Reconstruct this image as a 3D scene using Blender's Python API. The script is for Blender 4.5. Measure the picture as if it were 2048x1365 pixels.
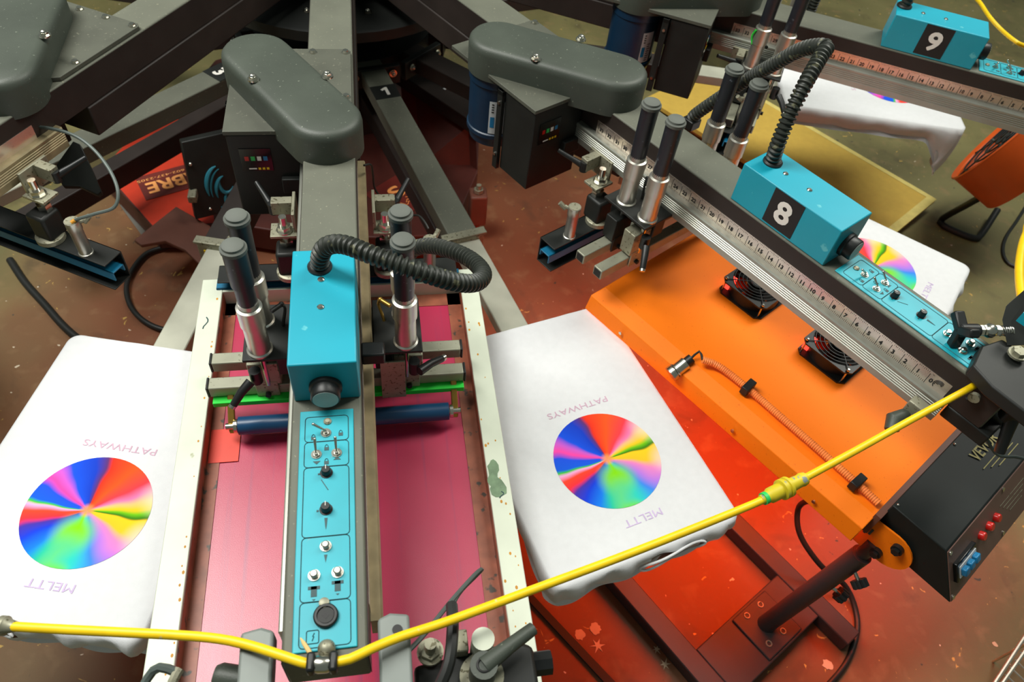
import bpy, bmesh, math, random
from mathutils import Vector as V, Matrix
random.seed(7)
rad = math.radians
C = bpy.context.scene
for o in list(bpy.data.objects):
    bpy.data.objects.remove(o)
COL = C.collection

# ------------------------------------------------------------------ camera
FPX, PITCH, ROLL = 1510.7156, 0.8739766, 0.1392524
ZARM = 0.85                                    # top of the print arms above the floor
CAM = V((0.0922, -2.4764, ZARM + 0.91266))
TH = rad(-14.5013)
_f = V((0, math.cos(PITCH), -math.sin(PITCH)))
_r0 = V((1, 0, 0)); _u0 = _r0.cross(_f)
_r = math.cos(ROLL) * _r0 + math.sin(ROLL) * _u0
_u = -math.sin(ROLL) * _r0 + math.cos(ROLL) * _u0
RZ = Matrix.Rotation(TH, 3, 'Z')
CF, CR, CU = RZ @ _f, RZ @ _r, RZ @ _u
cd = bpy.data.cameras.new('camera'); cam = bpy.data.objects.new('camera', cd); COL.objects.link(cam)
cd.sensor_width = 36; cd.lens = FPX / 2048 * 36; cd.clip_start = 0.01
cd.dof.use_dof = True; cd.dof.focus_distance = 1.28; cd.dof.aperture_fstop = 6.3
m = Matrix((CR, CU, -CF)).transposed().to_4x4(); m.translation = CAM
cam.matrix_world = m
C.camera = cam

# ------------------------------------------------------------------ world, lights, exposure
wd = bpy.data.worlds.new('world'); C.world = wd; wd.use_nodes = True
wd.node_tree.nodes['Background'].inputs[0].default_value = (0.80, 0.93, 0.86, 1)
wd.node_tree.nodes['Background'].inputs[1].default_value = 0.16

def area(name, loc, target, sx, sy, power, col):
    ld = bpy.data.lights.new(name, 'AREA'); ld.shape = 'RECTANGLE'; ld.size = sx; ld.size_y = sy
    ld.energy = power; ld.color = col
    ob = bpy.data.objects.new(name, ld); COL.objects.link(ob); ob.location = loc
    ob.rotation_euler = (V(target) - V(loc)).to_track_quat('-Z', 'Y').to_euler()
    return ob
area('ceiling_tubes_left', (-1.3, -1.0, 3.4), (-0.4, -1.7, 0.5), 0.9, 2.2, 132, (1.0, 0.99, 0.93))
area('ceiling_tubes_right', (2.3, -0.5, 3.5), (0.9, -1.0, 0.5), 0.6, 2.6, 92, (1.0, 0.99, 0.90))
C.view_settings.view_transform = 'Standard'; C.view_settings.look = 'None'
C.view_settings.gamma = 1; C.view_settings.use_curve_mapping = False
C.view_settings.exposure = 0.08

# ------------------------------------------------------------------ coordinates
# head frame: r = distance from the press centre, s = sideways, h = depth below the arm tops
def W(r, s, h, a0=0):
    a = rad(a0); x, y = s, -r
    return V((x * math.cos(a) - y * math.sin(a), x * math.sin(a) + y * math.cos(a), ZARM - h))
def L(r, s, h): return V((s, 1.6 - r, -h))     # local to a head root standing at r = 1.6
def at(px, py, h):                             # surveyed photo point at a known depth -> world point
    d = CR * ((px - 1024) / FPX) - CU * ((py - 682.5) / FPX) + CF
    return CAM + d * ((ZARM - h - CAM.z) / d.z)

# ------------------------------------------------------------------ mesh helpers
def basis(ax):
    ax = V(ax).normalized()
    t = V((0, 0, 1)) if abs(ax.z) < .9 else V((1, 0, 0))
    x = ax.cross(t).normalized(); y = ax.cross(x).normalized()
    return x, y, ax
class G:
    def __init__(s): s.v = []; s.f = []
    def add(s, vs, fs):
        n = len(s.v); s.v += [V(x) for x in vs]; s.f += [[i + n for i in f] for f in fs]; return s
    def obox(s, c, X, Y, Z):
        c, X, Y, Z = V(c), V(X), V(Y), V(Z)
        vs = [c + X * i + Y * j + Z * k for i in (-1, 1) for j in (-1, 1) for k in (-1, 1)]
        return s.add(vs, [(0, 1, 3, 2), (4, 6, 7, 5), (0, 4, 5, 1), (2, 3, 7, 6), (0, 2, 6, 4), (1, 5, 7, 3)])
    def box(s, a, b):
        a, b = V(a), V(b); c = (a + b) / 2; d = (b - a) / 2
        return s.obox(c, (abs(d.x), 0, 0), (0, abs(d.y), 0), (0, 0, abs(d.z)))
    def lathe(s, a, ax, prof, n=20, cap=True):
        x, y, z = basis(ax); a = V(a); base = len(s.v); m = len(prof)
        for t, r in prof:
            for i in range(n):
                q = 2 * math.pi * i / n
                s.v.append(a + z * t + x * (r * math.cos(q)) + y * (r * math.sin(q)))
        for k in range(m - 1):
            for i in range(n):
                j = (i + 1) % n
                s.f.append([base + k * n + i, base + k * n + j, base + (k + 1) * n + j, base + (k + 1) * n + i])
        if cap:
            s.f.append([base + i for i in range(n)]); s.f.append([base + (m - 1) * n + i for i in range(n)])
        return s
    def cyl(s, a, b, r0, r1=None, n=20, cap=True):
        a, b = V(a), V(b); r1 = r0 if r1 is None else r1
        return s.lathe(a, b - a, [(0, r0), ((b - a).length, r1)], n, cap)
    def tube(s, pts, r, n=10, cap=True, closed=False):
        pts = [V(p) for p in pts]; m = len(pts); base = len(s.v); x = None
        for i, p in enumerate(pts):
            if closed: t = pts[(i + 1) % m] - pts[i - 1]
            else: t = pts[min(i + 1, m - 1)] - pts[max(i - 1, 0)]
            t.normalize()
            if x is None: x, y, _ = basis(t)
            else:
                x = (x - t * x.dot(t)).normalized(); y = t.cross(x)
            rr = r[i] if isinstance(r, (list, tuple)) else r
            for k in range(n):
                q = 2 * math.pi * k / n
                s.v.append(p + x * (rr * math.cos(q)) + y * (rr * math.sin(q)))
        for i in range(m if closed else m - 1):
            i2 = (i + 1) % m
            for k in range(n):
                j = (k + 1) % n
                s.f.append([base + i * n + k, base + i * n + j, base + i2 * n + j, base + i2 * n + k])
        if cap and not closed:
            s.f.append([base + k for k in range(n)]); s.f.append([base + (m - 1) * n + k for k in range(n)])
        return s
    def prism(s, poly, vec):
        n = len(poly); vec = V(vec); vs = [V(p) for p in poly] + [V(p) + vec for p in poly]
        return s.add(vs, [list(range(n)), [n + i for i in reversed(range(n))]] +
                     [[i, (i + 1) % n, n + (i + 1) % n, n + i] for i in range(n)])
    def ball(s, c, r, n=12, sq=1.0):
        prof = [(-r * sq * math.cos(math.pi * k / 8), max(1e-4, r * math.sin(math.pi * k / 8))) for k in range(9)]
        return s.lathe(c, (0, 0, 1), prof, n)
    def torus(s, c, ax, R, r, n=24, k=8):
        x, y, _ = basis(ax)
        return s.tube([V(c) + x * (R * math.cos(2 * math.pi * i / n)) + y * (R * math.sin(2 * math.pi * i / n)) for i in range(n)], r, k, closed=True)
    def bolt(s, c, r=.007, up=(0, 0, 1), dome=True):
        u = V(up); c = V(c)
        s.cyl(c, c + u * r * .35, r * 1.35, n=14); s.cyl(c + u * r * .35, c + u * r * 1.0, r, n=6)
        if dome: s.lathe(c + u * r, u, [(0, r * .72), (r * .35, r * .6), (r * .55, r * .25)], 12)
        return s
    def xf(s, M):
        s.v = [M @ v for v in s.v]; return s

def spline(pts, step=.01):
    P = [V(p) for p in pts]; P = [P[0] * 2 - P[1]] + P + [P[-1] * 2 - P[-2]]; out = []
    for i in range(1, len(P) - 2):
        a, b, c, d = P[i - 1:i + 3]; n = max(2, int((c - b).length / step))
        for k in range(n):
            t = k / n
            out.append(.5 * ((2 * b) + (c - a) * t + (2 * a - 5 * b + 4 * c - d) * t * t + (3 * b - a - 3 * c + d) * t ** 3))
    out.append(P[-2]); return out
def resample(pts, step):
    out = [pts[0]]; acc = 0
    for a, b in zip(pts, pts[1:]):
        d = (b - a).length
        while acc + d >= step:
            a = a + (b - a) * ((step - acc) / d); out.append(a.copy()); d = (b - a).length; acc = 0
            if d < 1e-9: break
        acc += d
    return out
def tag(o, label=None, cat=None, group=None, kind=None):
    if label: o['label'] = label
    if cat: o['category'] = cat
    if group: o['group'] = group
    if kind: o['kind'] = kind
    return o
def mk(name, g, mat, parent=None, bevel=0, ang=38, label=None, cat=None, group=None, kind=None, loc=None, seg=2, fix=True):
    me = bpy.data.meshes.new(name)
    off = V(loc) if loc is not None else V((0, 0, 0))
    me.from_pydata([v - off for v in g.v], [], g.f)
    if fix:
        b = bmesh.new(); b.from_mesh(me); bmesh.ops.recalc_face_normals(b, faces=b.faces); b.to_mesh(me); b.free()
    for p in me.polygons: p.use_smooth = True
    me.set_sharp_from_angle(angle=rad(ang))
    me.materials.append(mat)
    o = bpy.data.objects.new(name, me); COL.objects.link(o); o.location = off
    if parent is not None: o.parent = parent
    if bevel:
        md = o.modifiers.new('bevel', 'BEVEL'); md.width = bevel; md.segments = seg; md.limit_method = 'ANGLE'; md.angle_limit = rad(35)
        md.harden_normals = False
    return tag(o, label, cat, group, kind)
def thing(name, loc, rz, label, cat, group=None):
    o = bpy.data.objects.new(name, None); COL.objects.link(o); o.location = loc; o.rotation_euler = (0, 0, rad(rz))
    o.empty_display_size = .05
    return tag(o, label, cat, group)
def dup(root, loc, rz, label):
    def cp(o, par):
        c = o.copy(); COL.objects.link(c)
        if par is not None: c.parent = par
        for ch in list(kids.get(o, [])): cp(ch, c)
        return c
    kids = {}
    for o in bpy.data.objects:
        if o.parent: kids.setdefault(o.parent, []).append(o)
    r = cp(root, None); r.location = loc; r.rotation_euler = (0, 0, rad(rz)); r['label'] = label
    return r

# lettering: all strings are shaped once up front
STR = ['PATHWAYS', 'MELTT', 'SABRE', 'ABRE', 'SA', '602-437-2305', 'VEVOR', 'INFRARED DRYER', 'USE WITH CARE', 'L'] + [str(i) for i in range(35)]
TXT = {}
_tmp = []
for t in STR:
    cu = bpy.data.curves.new('t', 'FONT'); cu.body = t; cu.size = 1; cu.resolution_u = 3
    ob = bpy.data.objects.new('t', cu); COL.objects.link(ob); _tmp.append((t, ob, cu))
_dg = bpy.context.evaluated_depsgraph_get(); _dg.update()
for t, ob, cu in _tmp:
    me = ob.evaluated_get(_dg).to_mesh()
    vs = [v.co.copy() for v in me.vertices]; fs = [list(p.vertices) for p in me.polygons]
    ob.evaluated_get(_dg).to_mesh_clear()
    x0 = min(v.x for v in vs); x1 = max(v.x for v in vs); y0 = min(v.y for v in vs); y1 = max(v.y for v in vs)
    TXT[t] = ([V(((v.x - (x0 + x1) / 2) / (y1 - y0), (v.y - (y0 + y1) / 2) / (y1 - y0), 0)) for v in vs], fs, (x1 - x0) / (y1 - y0))
for t, ob, cu in _tmp:
    bpy.data.objects.remove(ob); bpy.data.curves.remove(cu)
def text(g, s, c, xd, yd, height, width=None, lift=.0004, bold=0):
    vs, fs, w = TXT[s]; xd = V(xd).normalized(); yd = V(yd).normalized(); n = xd.cross(yd); c = V(c) + n * lift
    sx = height if width is None else width / w
    offs = [(0, 0)] if not bold else [(0, 0), (bold, 0), (-bold, 0), (0, bold), (0, -bold), (bold * .7, bold * .7), (-bold * .7, -bold * .7), (bold * .7, -bold * .7), (-bold * .7, bold * .7)]
    for k, (ox, oy) in enumerate(offs):
        g.add([c + n * (k * .00002) + xd * (v.x * sx + ox) + yd * (v.y * height + oy) for v in vs], fs)
    return g

# ------------------------------------------------------------------ materials
def lin(c): 
    c = c / 255
    return c / 12.92 if c <= .04045 else ((c + .055) / 1.055) ** 2.4
def rgb(c): return (lin(c[0]), lin(c[1]), lin(c[2]), 1)
def M(name, col, rough=.6, metal=0, var=.18, scale=14, col2=None, speck=None, speckamt=.62, speckscale=160, bump=.0, bscale=200, spec=.5, trans=0, coat=0):
    mt = bpy.data.materials.new(name); mt.use_nodes = True; nt = mt.node_tree; N = nt.nodes; K = nt.links
    b = N['Principled BSDF']; b.inputs['Roughness'].default_value = rough; b.inputs['Metallic'].default_value = metal
    b.inputs['Specular IOR Level'].default_value = spec; b.inputs['Coat Weight'].default_value = coat
    tc = N.new('ShaderNodeTexCoord')
    n1 = N.new('ShaderNodeTexNoise'); n1.inputs['Scale'].default_value = scale; n1.inputs['Detail'].default_value = 5
    K.new(tc.outputs['Object'], n1.inputs['Vector'])
    rp = N.new('ShaderNodeValToRGB'); rp.color_ramp.elements[0].position = .32; rp.color_ramp.elements[1].position = .68
    c1 = rgb(col); c2 = rgb(col2) if col2 else tuple(min(1, x * (1 + var)) for x in c1[:3]) + (1,)
    c0 = c1 if col2 else tuple(x * (1 - var) for x in c1[:3]) + (1,)
    rp.color_ramp.elements[0].color = c0; rp.color_ramp.elements[1].color = c2
    K.new(n1.outputs['Fac'], rp.inputs[0]); out = rp.outputs[0]
    if speck:
        n2 = N.new('ShaderNodeTexNoise'); n2.inputs['Scale'].default_value = speckscale; n2.inputs['Detail'].default_value = 3
        K.new(tc.outputs['Object'], n2.inputs['Vector'])
        r2 = N.new('ShaderNodeValToRGB'); r2.color_ramp.elements[0].position = speckamt; r2.color_ramp.elements[1].position = speckamt + .05
        K.new(n2.outputs['Fac'], r2.inputs[0])
        mx = N.new('ShaderNodeMix'); mx.data_type = 'RGBA'; K.new(r2.outputs[0], mx.inputs[0]); K.new(out, mx.inputs[6]); mx.inputs[7].default_value = rgb(speck); out = mx.outputs[2]
    K.new(out, b.inputs['Base Color'])
    if bump:
        n3 = N.new('ShaderNodeTexNoise'); n3.inputs['Scale'].default_value = bscale; K.new(tc.outputs['Object'], n3.inputs['Vector'])
        bp = N.new('ShaderNodeBump'); bp.inputs['Strength'].default_value = bump; bp.inputs['Distance'].default_value = .002
        K.new(n3.outputs['Fac'], bp.inputs['Height']); K.new(bp.outputs[0], b.inputs['Normal'])
    return mt
def glow(name, col, power):
    mt = bpy.data.materials.new(name); mt.use_nodes = True; b = mt.node_tree.nodes['Principled BSDF']
    b.inputs['Base Color'].default_value = (*col, 1); b.inputs['Emission Color'].default_value = (*col, 1); b.inputs['Emission Strength'].default_value = power
    return mt
mArm = M('dusty grey arm paint', (92, 94, 82), .62, var=.10, scale=9, speck=(122, 122, 104), speckamt=.66, bump=.05)
mBrown = M('dark brown painted steel', (44, 37, 34), .5, var=.15, spec=.35)
mPlate = M('dusty motor plate', (74, 76, 66), .6, var=.12, speck=(104, 104, 90), speckamt=.66)
mCover = M('black moulded cover', (62, 68, 60), .5, var=.12, scale=10, speck=(112, 118, 105), speckamt=.69, bump=.12, bscale=500)
mBlack = M('black steel', (29, 31, 29), .5, var=.2, spec=.35)
mBlackPl = M('black plastic', (24, 26, 26), .42, var=.15, spec=.4)
mGrip = M('worn black sleeve', (34, 36, 42), .38, var=.2, speck=(86, 90, 100), speckamt=.68, speckscale=90)
mCap = M('dusty rubber cap', (88, 92, 86), .7, var=.15, bump=.1)
mAlu = M('aluminium', (190, 188, 178), .34, .85, var=.08)
mBarAlu = M('dull square tube', (150, 150, 132), .5, .45, var=.1, speck=(120, 118, 100), speckamt=.64)
mDarkRed = M('dark maroon base paint', (74, 30, 22), .55, var=.15)
mRail = M('ribbed aluminium rail', (160, 162, 152), .42, .65, var=.1)
mSupport = M('brushed pallet support', (176, 176, 160), .45, .2, var=.1)
mRailDull = M('dusty rail', (150, 136, 104), .55, .4, var=.2, scale=30)
mSteel = M('bright steel', (205, 203, 192), .24, 1, var=.08)
mBrass = M('worn brass', (190, 150, 70), .35, .8, var=.25)
mDull = M('dull zinc', (150, 148, 128), .5, .5, var=.2, speck=(96, 92, 70), speckamt=.6)
mBlue = M('cyan box paint', (14, 150, 172), .42, var=.05, scale=6, speck=(84, 176, 186), speckamt=.70, speckscale=40)
mPanel = M('cyan panel print', (26, 158, 174), .45, var=.08, speck=(120, 150, 150), speckamt=.71, speckscale=60)
mNavy = M('navy motor paint', (10, 42, 66), .4, var=.12)
mInk = M('black print', (24, 24, 24), .6)
mInkSoft = M('grey print', (40, 72, 76), .6)
mWhiteInk = M('white print', (228, 224, 216), .6, var=.03)
mLabel = M('white label paper', (205, 210, 212), .6, var=.04)
mRuler = M('ruler steel', (206, 192, 180), .27, .75, var=.08, speck=(140, 128, 120), speckamt=.68)
mHose = M('black corrugated conduit', (38, 42, 36), .5, var=.2, scale=60, speck=(92, 92, 70), speckamt=.62, speckscale=70)
mRubber = M('black rubber cable', (26, 28, 26), .5)
mGreyHose = M('grey air line', (74, 84, 80), .5)
mYellow = M('yellow air hose', (236, 196, 12), .42, var=.07, scale=30, speck=(190, 184, 150), speckamt=.70, speckscale=45)
mYelFit = M('yellow hose fitting', (206, 186, 30), .5, var=.15, speck=(130, 140, 140), speckamt=.6, speckscale=70)
mOrange = M('orange powder coat', (252, 122, 0), .62, spec=.3, var=.05, scale=5, speck=(236, 106, 0), speckamt=.66, bump=.06, bscale=420)
mOrangeLt = M('orange springy sleeve', (255, 132, 62), .5)
mDryerBlk = M('black control housing', (22, 27, 26), .55, var=.15, spec=.3, speck=(46, 50, 48), speckamt=.74)
mDryerFront = M('dark control fascia', (104, 78, 70), .5, var=.06)  # colour lightened and reddened to carry red light off the floor
mBase = M('stand black paint', (52, 42, 42), .5, var=.12)
mFrame = M('white aluminium frame', (202, 208, 190), .5, .1, var=.06, scale=12, speck=(150, 150, 116), speckamt=.74, speckscale=30)
mTape = M('brown screen tape', (150, 84, 60), .45, var=.25, scale=30, speck=(70, 60, 50), speckamt=.62, speckscale=40)
mRedTape = M('red tape', (226, 62, 40), .45, var=.1)
mPaint = M('green stain', (110, 134, 104), .7, var=.25, scale=60)
mStain = M('ochre ink spot', (190, 130, 20), .6)
mRed = M('lit red base paint', (196, 52, 24), .5, var=.12)
mMaroon = M('maroon decal', (104, 34, 26), .55)
mDecal = M('orange decal lettering', (255, 170, 96), .6, var=.04)
mTeal = M('teal logo', (36, 120, 140), .6)
mGreen = M('green squeegee strip', (24, 214, 60), .45, var=.05)
mRoller = M('blue roller', (18, 66, 104), .35, var=.06)
mBlueBar = M('blue channel paint', (14, 104, 140), .45, var=.1)
mCloth = M('white cotton', (216, 217, 219), .9, var=.02, scale=60, bump=.25, bscale=900, spec=.2)
mTan = M('mustard board', (190, 158, 66), .75, var=.04, scale=40)
mTanEdge = M('pale tape edge', (206, 190, 110), .75, var=.08, scale=40)
mWood = M('bare wood', (222, 186, 120), .7)
mCasting = M('grey cast bracket', (120, 126, 122), .55, .2, var=.1)
mFanO = M('orange drum paint', (206, 84, 16), .45, var=.06)
mWire = M('chromed wire', (210, 205, 190), .3, .9)
mRust = M('rust brown plate', (104, 62, 48), .55, var=.12)
mRedPl = M('red indicator plastic', (200, 30, 24), .25)
mBlueKnob = M('blue knob', (24, 120, 170), .35)
mGreenInk = M('green display mark', (40, 190, 90), .5)
mScreenBlk = M('black display', (12, 14, 16), .2)
mGaugeFace = M('grey gauge face', (150, 156, 152), .5)
mHeat = glow('glowing quartz panel', (1.0, 0.11, 0.016), 12)
mLit = glow('lit red lens', (1.0, .05, .03), 2.0)

def mesh_mat():
    mt = M('pink screen mesh', (184, 32, 76), .34, var=.06, scale=5, bump=.1, bscale=800, spec=.8)
    nt = mt.node_tree; N = nt.nodes; K = nt.links; b = N['Principled BSDF']
    src = b.inputs['Base Color'].links[0].from_socket
    tc = N.new('ShaderNodeTexCoord'); mp = N.new('ShaderNodeMapping'); mp.inputs['Scale'].default_value = (60, 1.2, 1)
    K.new(tc.outputs['Object'], mp.inputs[0]); n = N.new('ShaderNodeTexNoise'); n.inputs['Scale'].default_value = 1; n.inputs['Detail'].default_value = 6
    K.new(mp.outputs[0], n.inputs['Vector']); r = N.new('ShaderNodeValToRGB'); r.color_ramp.elements[0].position = .56; r.color_ramp.elements[1].position = .75
    K.new(n.outputs['Fac'], r.inputs[0]); mx = N.new('ShaderNodeMix'); mx.data_type = 'RGBA'; K.new(r.outputs[0], mx.inputs[0]); K.new(src, mx.inputs[6])
    mx.inputs[7].default_value = rgb((150, 44, 88)); K.new(mx.outputs[2], b.inputs['Base Color'])
    b.inputs['Sheen Weight'].default_value = .25
    return mt
mMesh = mesh_mat()

def floor_mat():
    mt = bpy.data.materials.new('worn concrete'); mt.use_nodes = True; nt = mt.node_tree; N = nt.nodes; K = nt.links; b = N['Principled BSDF']
    b.inputs['Roughness'].default_value = .62
    tc = N.new('ShaderNodeTexCoord')
    def noise(sc, det=6, dist=0):
        n = N.new('ShaderNodeTexNoise'); n.inputs['Scale'].default_value = sc; n.inputs['Detail'].default_value = det; n.inputs['Distortion'].default_value = dist
        K.new(tc.outputs['Object'], n.inputs['Vector']); return n.outputs['Fac']
    def ramp(fac, stops):
        r = N.new('ShaderNodeValToRGB'); e = r.color_ramp.elements
        e[0].position, e[0].color = stops[0]; e[1].position, e[1].color = stops[-1]
        for p, c in stops[1:-1]:
            q = e.new(p); q.color = c
        K.new(fac, r.inputs[0]); return r.outputs[0]
    def mix(f, a, c):
        m = N.new('ShaderNodeMix'); m.data_type = 'RGBA'; K.new(f, m.inputs[0]); K.new(a, m.inputs[6]); m.inputs[7].default_value = c; return m.outputs[2]
    base = ramp(noise(2.2, 8, .4), [(.3, rgb((90, 84, 50))), (.5, rgb((108, 102, 62))), (.7, rgb((124, 117, 74)))])
    k = (0, 0, 0, 1); w = (1, 1, 1, 1)
    # red heat glow painted into the floor as brown, around press and dryer
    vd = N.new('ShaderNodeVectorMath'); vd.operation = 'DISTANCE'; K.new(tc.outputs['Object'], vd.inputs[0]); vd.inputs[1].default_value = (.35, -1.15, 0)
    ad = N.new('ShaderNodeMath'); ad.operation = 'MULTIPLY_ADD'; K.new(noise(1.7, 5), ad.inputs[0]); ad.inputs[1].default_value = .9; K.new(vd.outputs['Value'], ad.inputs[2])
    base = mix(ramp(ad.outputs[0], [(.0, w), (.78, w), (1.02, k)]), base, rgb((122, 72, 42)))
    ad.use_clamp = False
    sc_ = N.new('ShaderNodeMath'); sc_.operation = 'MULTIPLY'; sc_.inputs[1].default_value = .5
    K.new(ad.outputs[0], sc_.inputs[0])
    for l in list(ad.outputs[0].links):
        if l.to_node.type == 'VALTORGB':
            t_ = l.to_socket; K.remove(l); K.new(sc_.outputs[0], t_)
    c = mix(ramp(noise(9, 6, .6), [(.58, k), (.74, (.45, .45, .45, 1))]), base, rgb((60, 48, 34)))
    c = mix(ramp(noise(16, 6, .3), [(.55, k), (.72, (.35, .35, .35, 1))]), c, rgb((150, 120, 84)))
    c = mix(ramp(noise(26, 3, 1.5), [(.70, k), (.735, w)]), c, rgb((196, 160, 80)))
    c = mix(ramp(noise(44, 2), [(.735, k), (.76, w)]), c, rgb((214, 200, 176)))
    c = mix(ramp(noise(34, 2, .5), [(.72, k), (.75, w)]), c, rgb((60, 58, 48)))
    K.new(c, b.inputs['Base Color'])
    bp = N.new('ShaderNodeBump'); bp.inputs['Strength'].default_value = .12; bp.inputs['Distance'].default_value = .004; K.new(noise(60, 6), bp.inputs['Height']); K.new(bp.outputs[0], b.inputs['Normal'])
    return mt
def wheel_mat():
    mt = bpy.data.materials.new('colour wheel print'); mt.use_nodes = True; nt = mt.node_tree; N = nt.nodes; K = nt.links; b = N['Principled BSDF']
    b.inputs['Roughness'].default_value = .85; b.inputs['Specular IOR Level'].default_value = .2
    tc = N.new('ShaderNodeTexCoord'); sp = N.new('ShaderNodeSeparateXYZ'); K.new(tc.outputs['Object'], sp.inputs[0])
    def mth(op, a, c=None):
        n = N.new('ShaderNodeMath'); n.operation = op
        for i, q in enumerate((a, c)):
            if q is None: continue
            if isinstance(q, (int, float)): n.inputs[i].default_value = q
            else: K.new(q, n.inputs[i])
        return n.outputs[0]
    ang = mth('ARCTAN2', sp.outputs[0], sp.outputs[1])       # 0 = towards the press centre, clockwise positive
    rr = mth('DIVIDE', mth('SQRT', mth('ADD', mth('MULTIPLY', sp.outputs[0], sp.outputs[0]), mth('MULTIPLY', sp.outputs[1], sp.outputs[1]))), .108)
    nz = N.new('ShaderNodeTexNoise'); nz.inputs['Scale'].default_value = 14; nz.inputs['Detail'].default_value = 1; K.new(tc.outputs['Object'], nz.inputs['Vector'])
    wob = mth('MULTIPLY', mth('SUBTRACT', nz.outputs['Fac'], .5), .05)
    wob2 = mth('MULTIPLY', mth('SINE', mth('MULTIPLY', rr, 6.0)), .006)
    t = mth('FRACT', mth('ADD', mth('ADD', mth('ADD', mth('DIVIDE', ang, 2 * math.pi), wob), wob2), 1.0))
    r = N.new('ShaderNodeValToRGB'); e = r.color_ramp.elements
    st = [(0, (226, 50, 30)), (25, (255, 84, 30)), (48, (250, 60, 70)), (60, (240, 120, 170)), (68, (255, 190, 120)), (76, (255, 196, 40)), (84, (110, 190, 20)), (91, (30, 110, 20)), (94, (250, 200, 30)),
          (112, (255, 190, 40)), (122, (230, 130, 190)), (136, (180, 120, 220)), (150, (60, 130, 230)), (168, (40, 200, 200)), (184, (130, 214, 20)), (200, (40, 190, 150)), (214, (20, 120, 230)), (230, (20, 60, 214)),
          (240, (70, 50, 160)), (247, (250, 50, 60)), (258, (255, 70, 40)), (266, (240, 170, 220)), (270, (60, 190, 40)), (274, (20, 90, 220)), (290, (30, 80, 220)), (300, (240, 70, 160)), (310, (200, 90, 200)), (318, (20, 80, 220)), (342, (20, 60, 190)), (354, (90, 50, 110))]
    st = st[:31]
    e[0].position = 0; e[0].color = rgb(st[0][1]); e[1].position = 1; e[1].color = rgb(st[0][1])
    for a, c in st[1:]:
        q = e.new(a / 360); q.color = rgb(c)
    K.new(t, r.inputs[0])
    def mix(f, a, c):
        m = N.new('ShaderNodeMix'); m.data_type = 'RGBA'; K.new(f, m.inputs[0]); K.new(a, m.inputs[6])
        if isinstance(c, tuple): m.inputs[7].default_value = c
        else: K.new(c, m.inputs[7])
        return m.outputs[2]
    # lime heart in the lower half, green rim at the bottom, washed-out right rim
    def blob(x, y, s, hard=1.0):
        dx = mth('SUBTRACT', sp.outputs[0], x); dy = mth('SUBTRACT', sp.outputs[1], y)
        d = mth('SQRT', mth('ADD', mth('MULTIPLY', dx, dx), mth('MULTIPLY', dy, dy)))
        n = N.new('ShaderNodeMapRange'); n.interpolation_type = 'SMOOTHSTEP'; K.new(d, n.inputs[0]); n.inputs[1].default_value = s * .25; n.inputs[2].default_value = s; n.inputs[3].default_value = hard; n.inputs[4].default_value = 0
        return n.outputs[0]
    c = mix(blob(-.002, -.046, .048, .95), r.outputs[0], rgb((130, 214, 10)))
    c = mix(blob(-.005, -.082, .05, .6), c, rgb((50, 200, 170)))
    c = mix(blob(.0, -.125, .036, .95), c, rgb((110, 214, 20)))
    c = mix(blob(.118, .045, .05, .6), c, rgb((250, 226, 200)))
    c = mix(blob(.115, -.04, .045, .55), c, rgb((240, 214, 220)))
    c = mix(blob(0, 0, .016, .9), c, rgb((250, 150, 90)))
    K.new(c, b.inputs['Base Color'])
    return mt
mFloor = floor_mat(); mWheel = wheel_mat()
mFaint = M('faint pink lettering', (200, 164, 184), .85, var=.1, scale=60)
mFaint2 = M('faint violet lettering', (196, 176, 212), .85, var=.1, scale=60)

# ------------------------------------------------------------------ floor
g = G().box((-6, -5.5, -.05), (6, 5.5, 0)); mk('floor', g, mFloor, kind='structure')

FL = bpy.data.objects['floor']
mSplat = M('dried paint', (196, 170, 140), .7, var=.1)
for (x, y, R_, sp) in ((1195, 1292, .020, 1), (1288, 1228, .020, 1), (1160, 1270, .012, 0), (1191, 1258, .013, 0), (1313, 1300, .012, 1), (1330, 1330, .014, 1), (1850, 1130, .010, 0), (1690, 1190, .008, 0), (1655, 1330, .012, 0), (1880, 1080, .012, 0), (1990, 1290, .006, 0)):
    c_ = at(x, y, .85); n_ = 18; pts_ = []
    for i in range(n_):
        q_ = R_ * (random.uniform(.25, .45) if (sp and i % 3) else random.uniform(.8, 1.2)); pts_.append(V((c_.x + q_ * math.cos(6.283 * i / n_), c_.y + q_ * math.sin(6.283 * i / n_), .0004)))
    mk('paint_splat', G().prism(pts_, (0, 0, .0006)), mSplat, FL)

# ------------------------------------------------------------------ press base and carousel
base = thing('press_base', W(0, 0, .85), 0, 'dark press pedestal with red base plate and orange lettering under the radial arms', 'machine base')
def bl(v): return v - V((0, 0, 0))
g = G().cyl((0, 0, .02), (0, 0, ZARM - .02), .16, n=24)
mk('column', g, mBlack, base)
g = G().lathe((0, 0, ZARM - .235), (0, 0, 1), [(0, .43), (.03, .43), (.034, .42), (.034, .2), (.13, .2), (.145, .3), (.22, .3)], 48)
mk('hub_plate', g, mBlack, base)
for i in range(12):
    a = rad(i * 30 + 15); g = G().bolt((.33 * math.sin(a), -.33 * math.cos(a), ZARM - .2), .009); mk('bolt', g, mSteel, base)
pl = [at(x, y, .74) for x, y in ((195, 335), (306, 455), (480, 450), (600, 470), (760, 475), (900, 470), (955, 345), (960, 250), (820, 130), (640, 60), (430, 120), (330, 240))]
mk('plinth', G().prism(pl, (0, 0, -.09)), mDarkRed, base, bevel=.004)
mk('lit_base_side', G().prism([at(x, y, .7395) for x, y in ((205, 338), (306, 452), (430, 446), (400, 300), (372, 285), (345, 205), (300, 235))], (0, 0, -.02)), mRed, base)  # brighter red than the plinth, painting in the light on the left side
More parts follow.
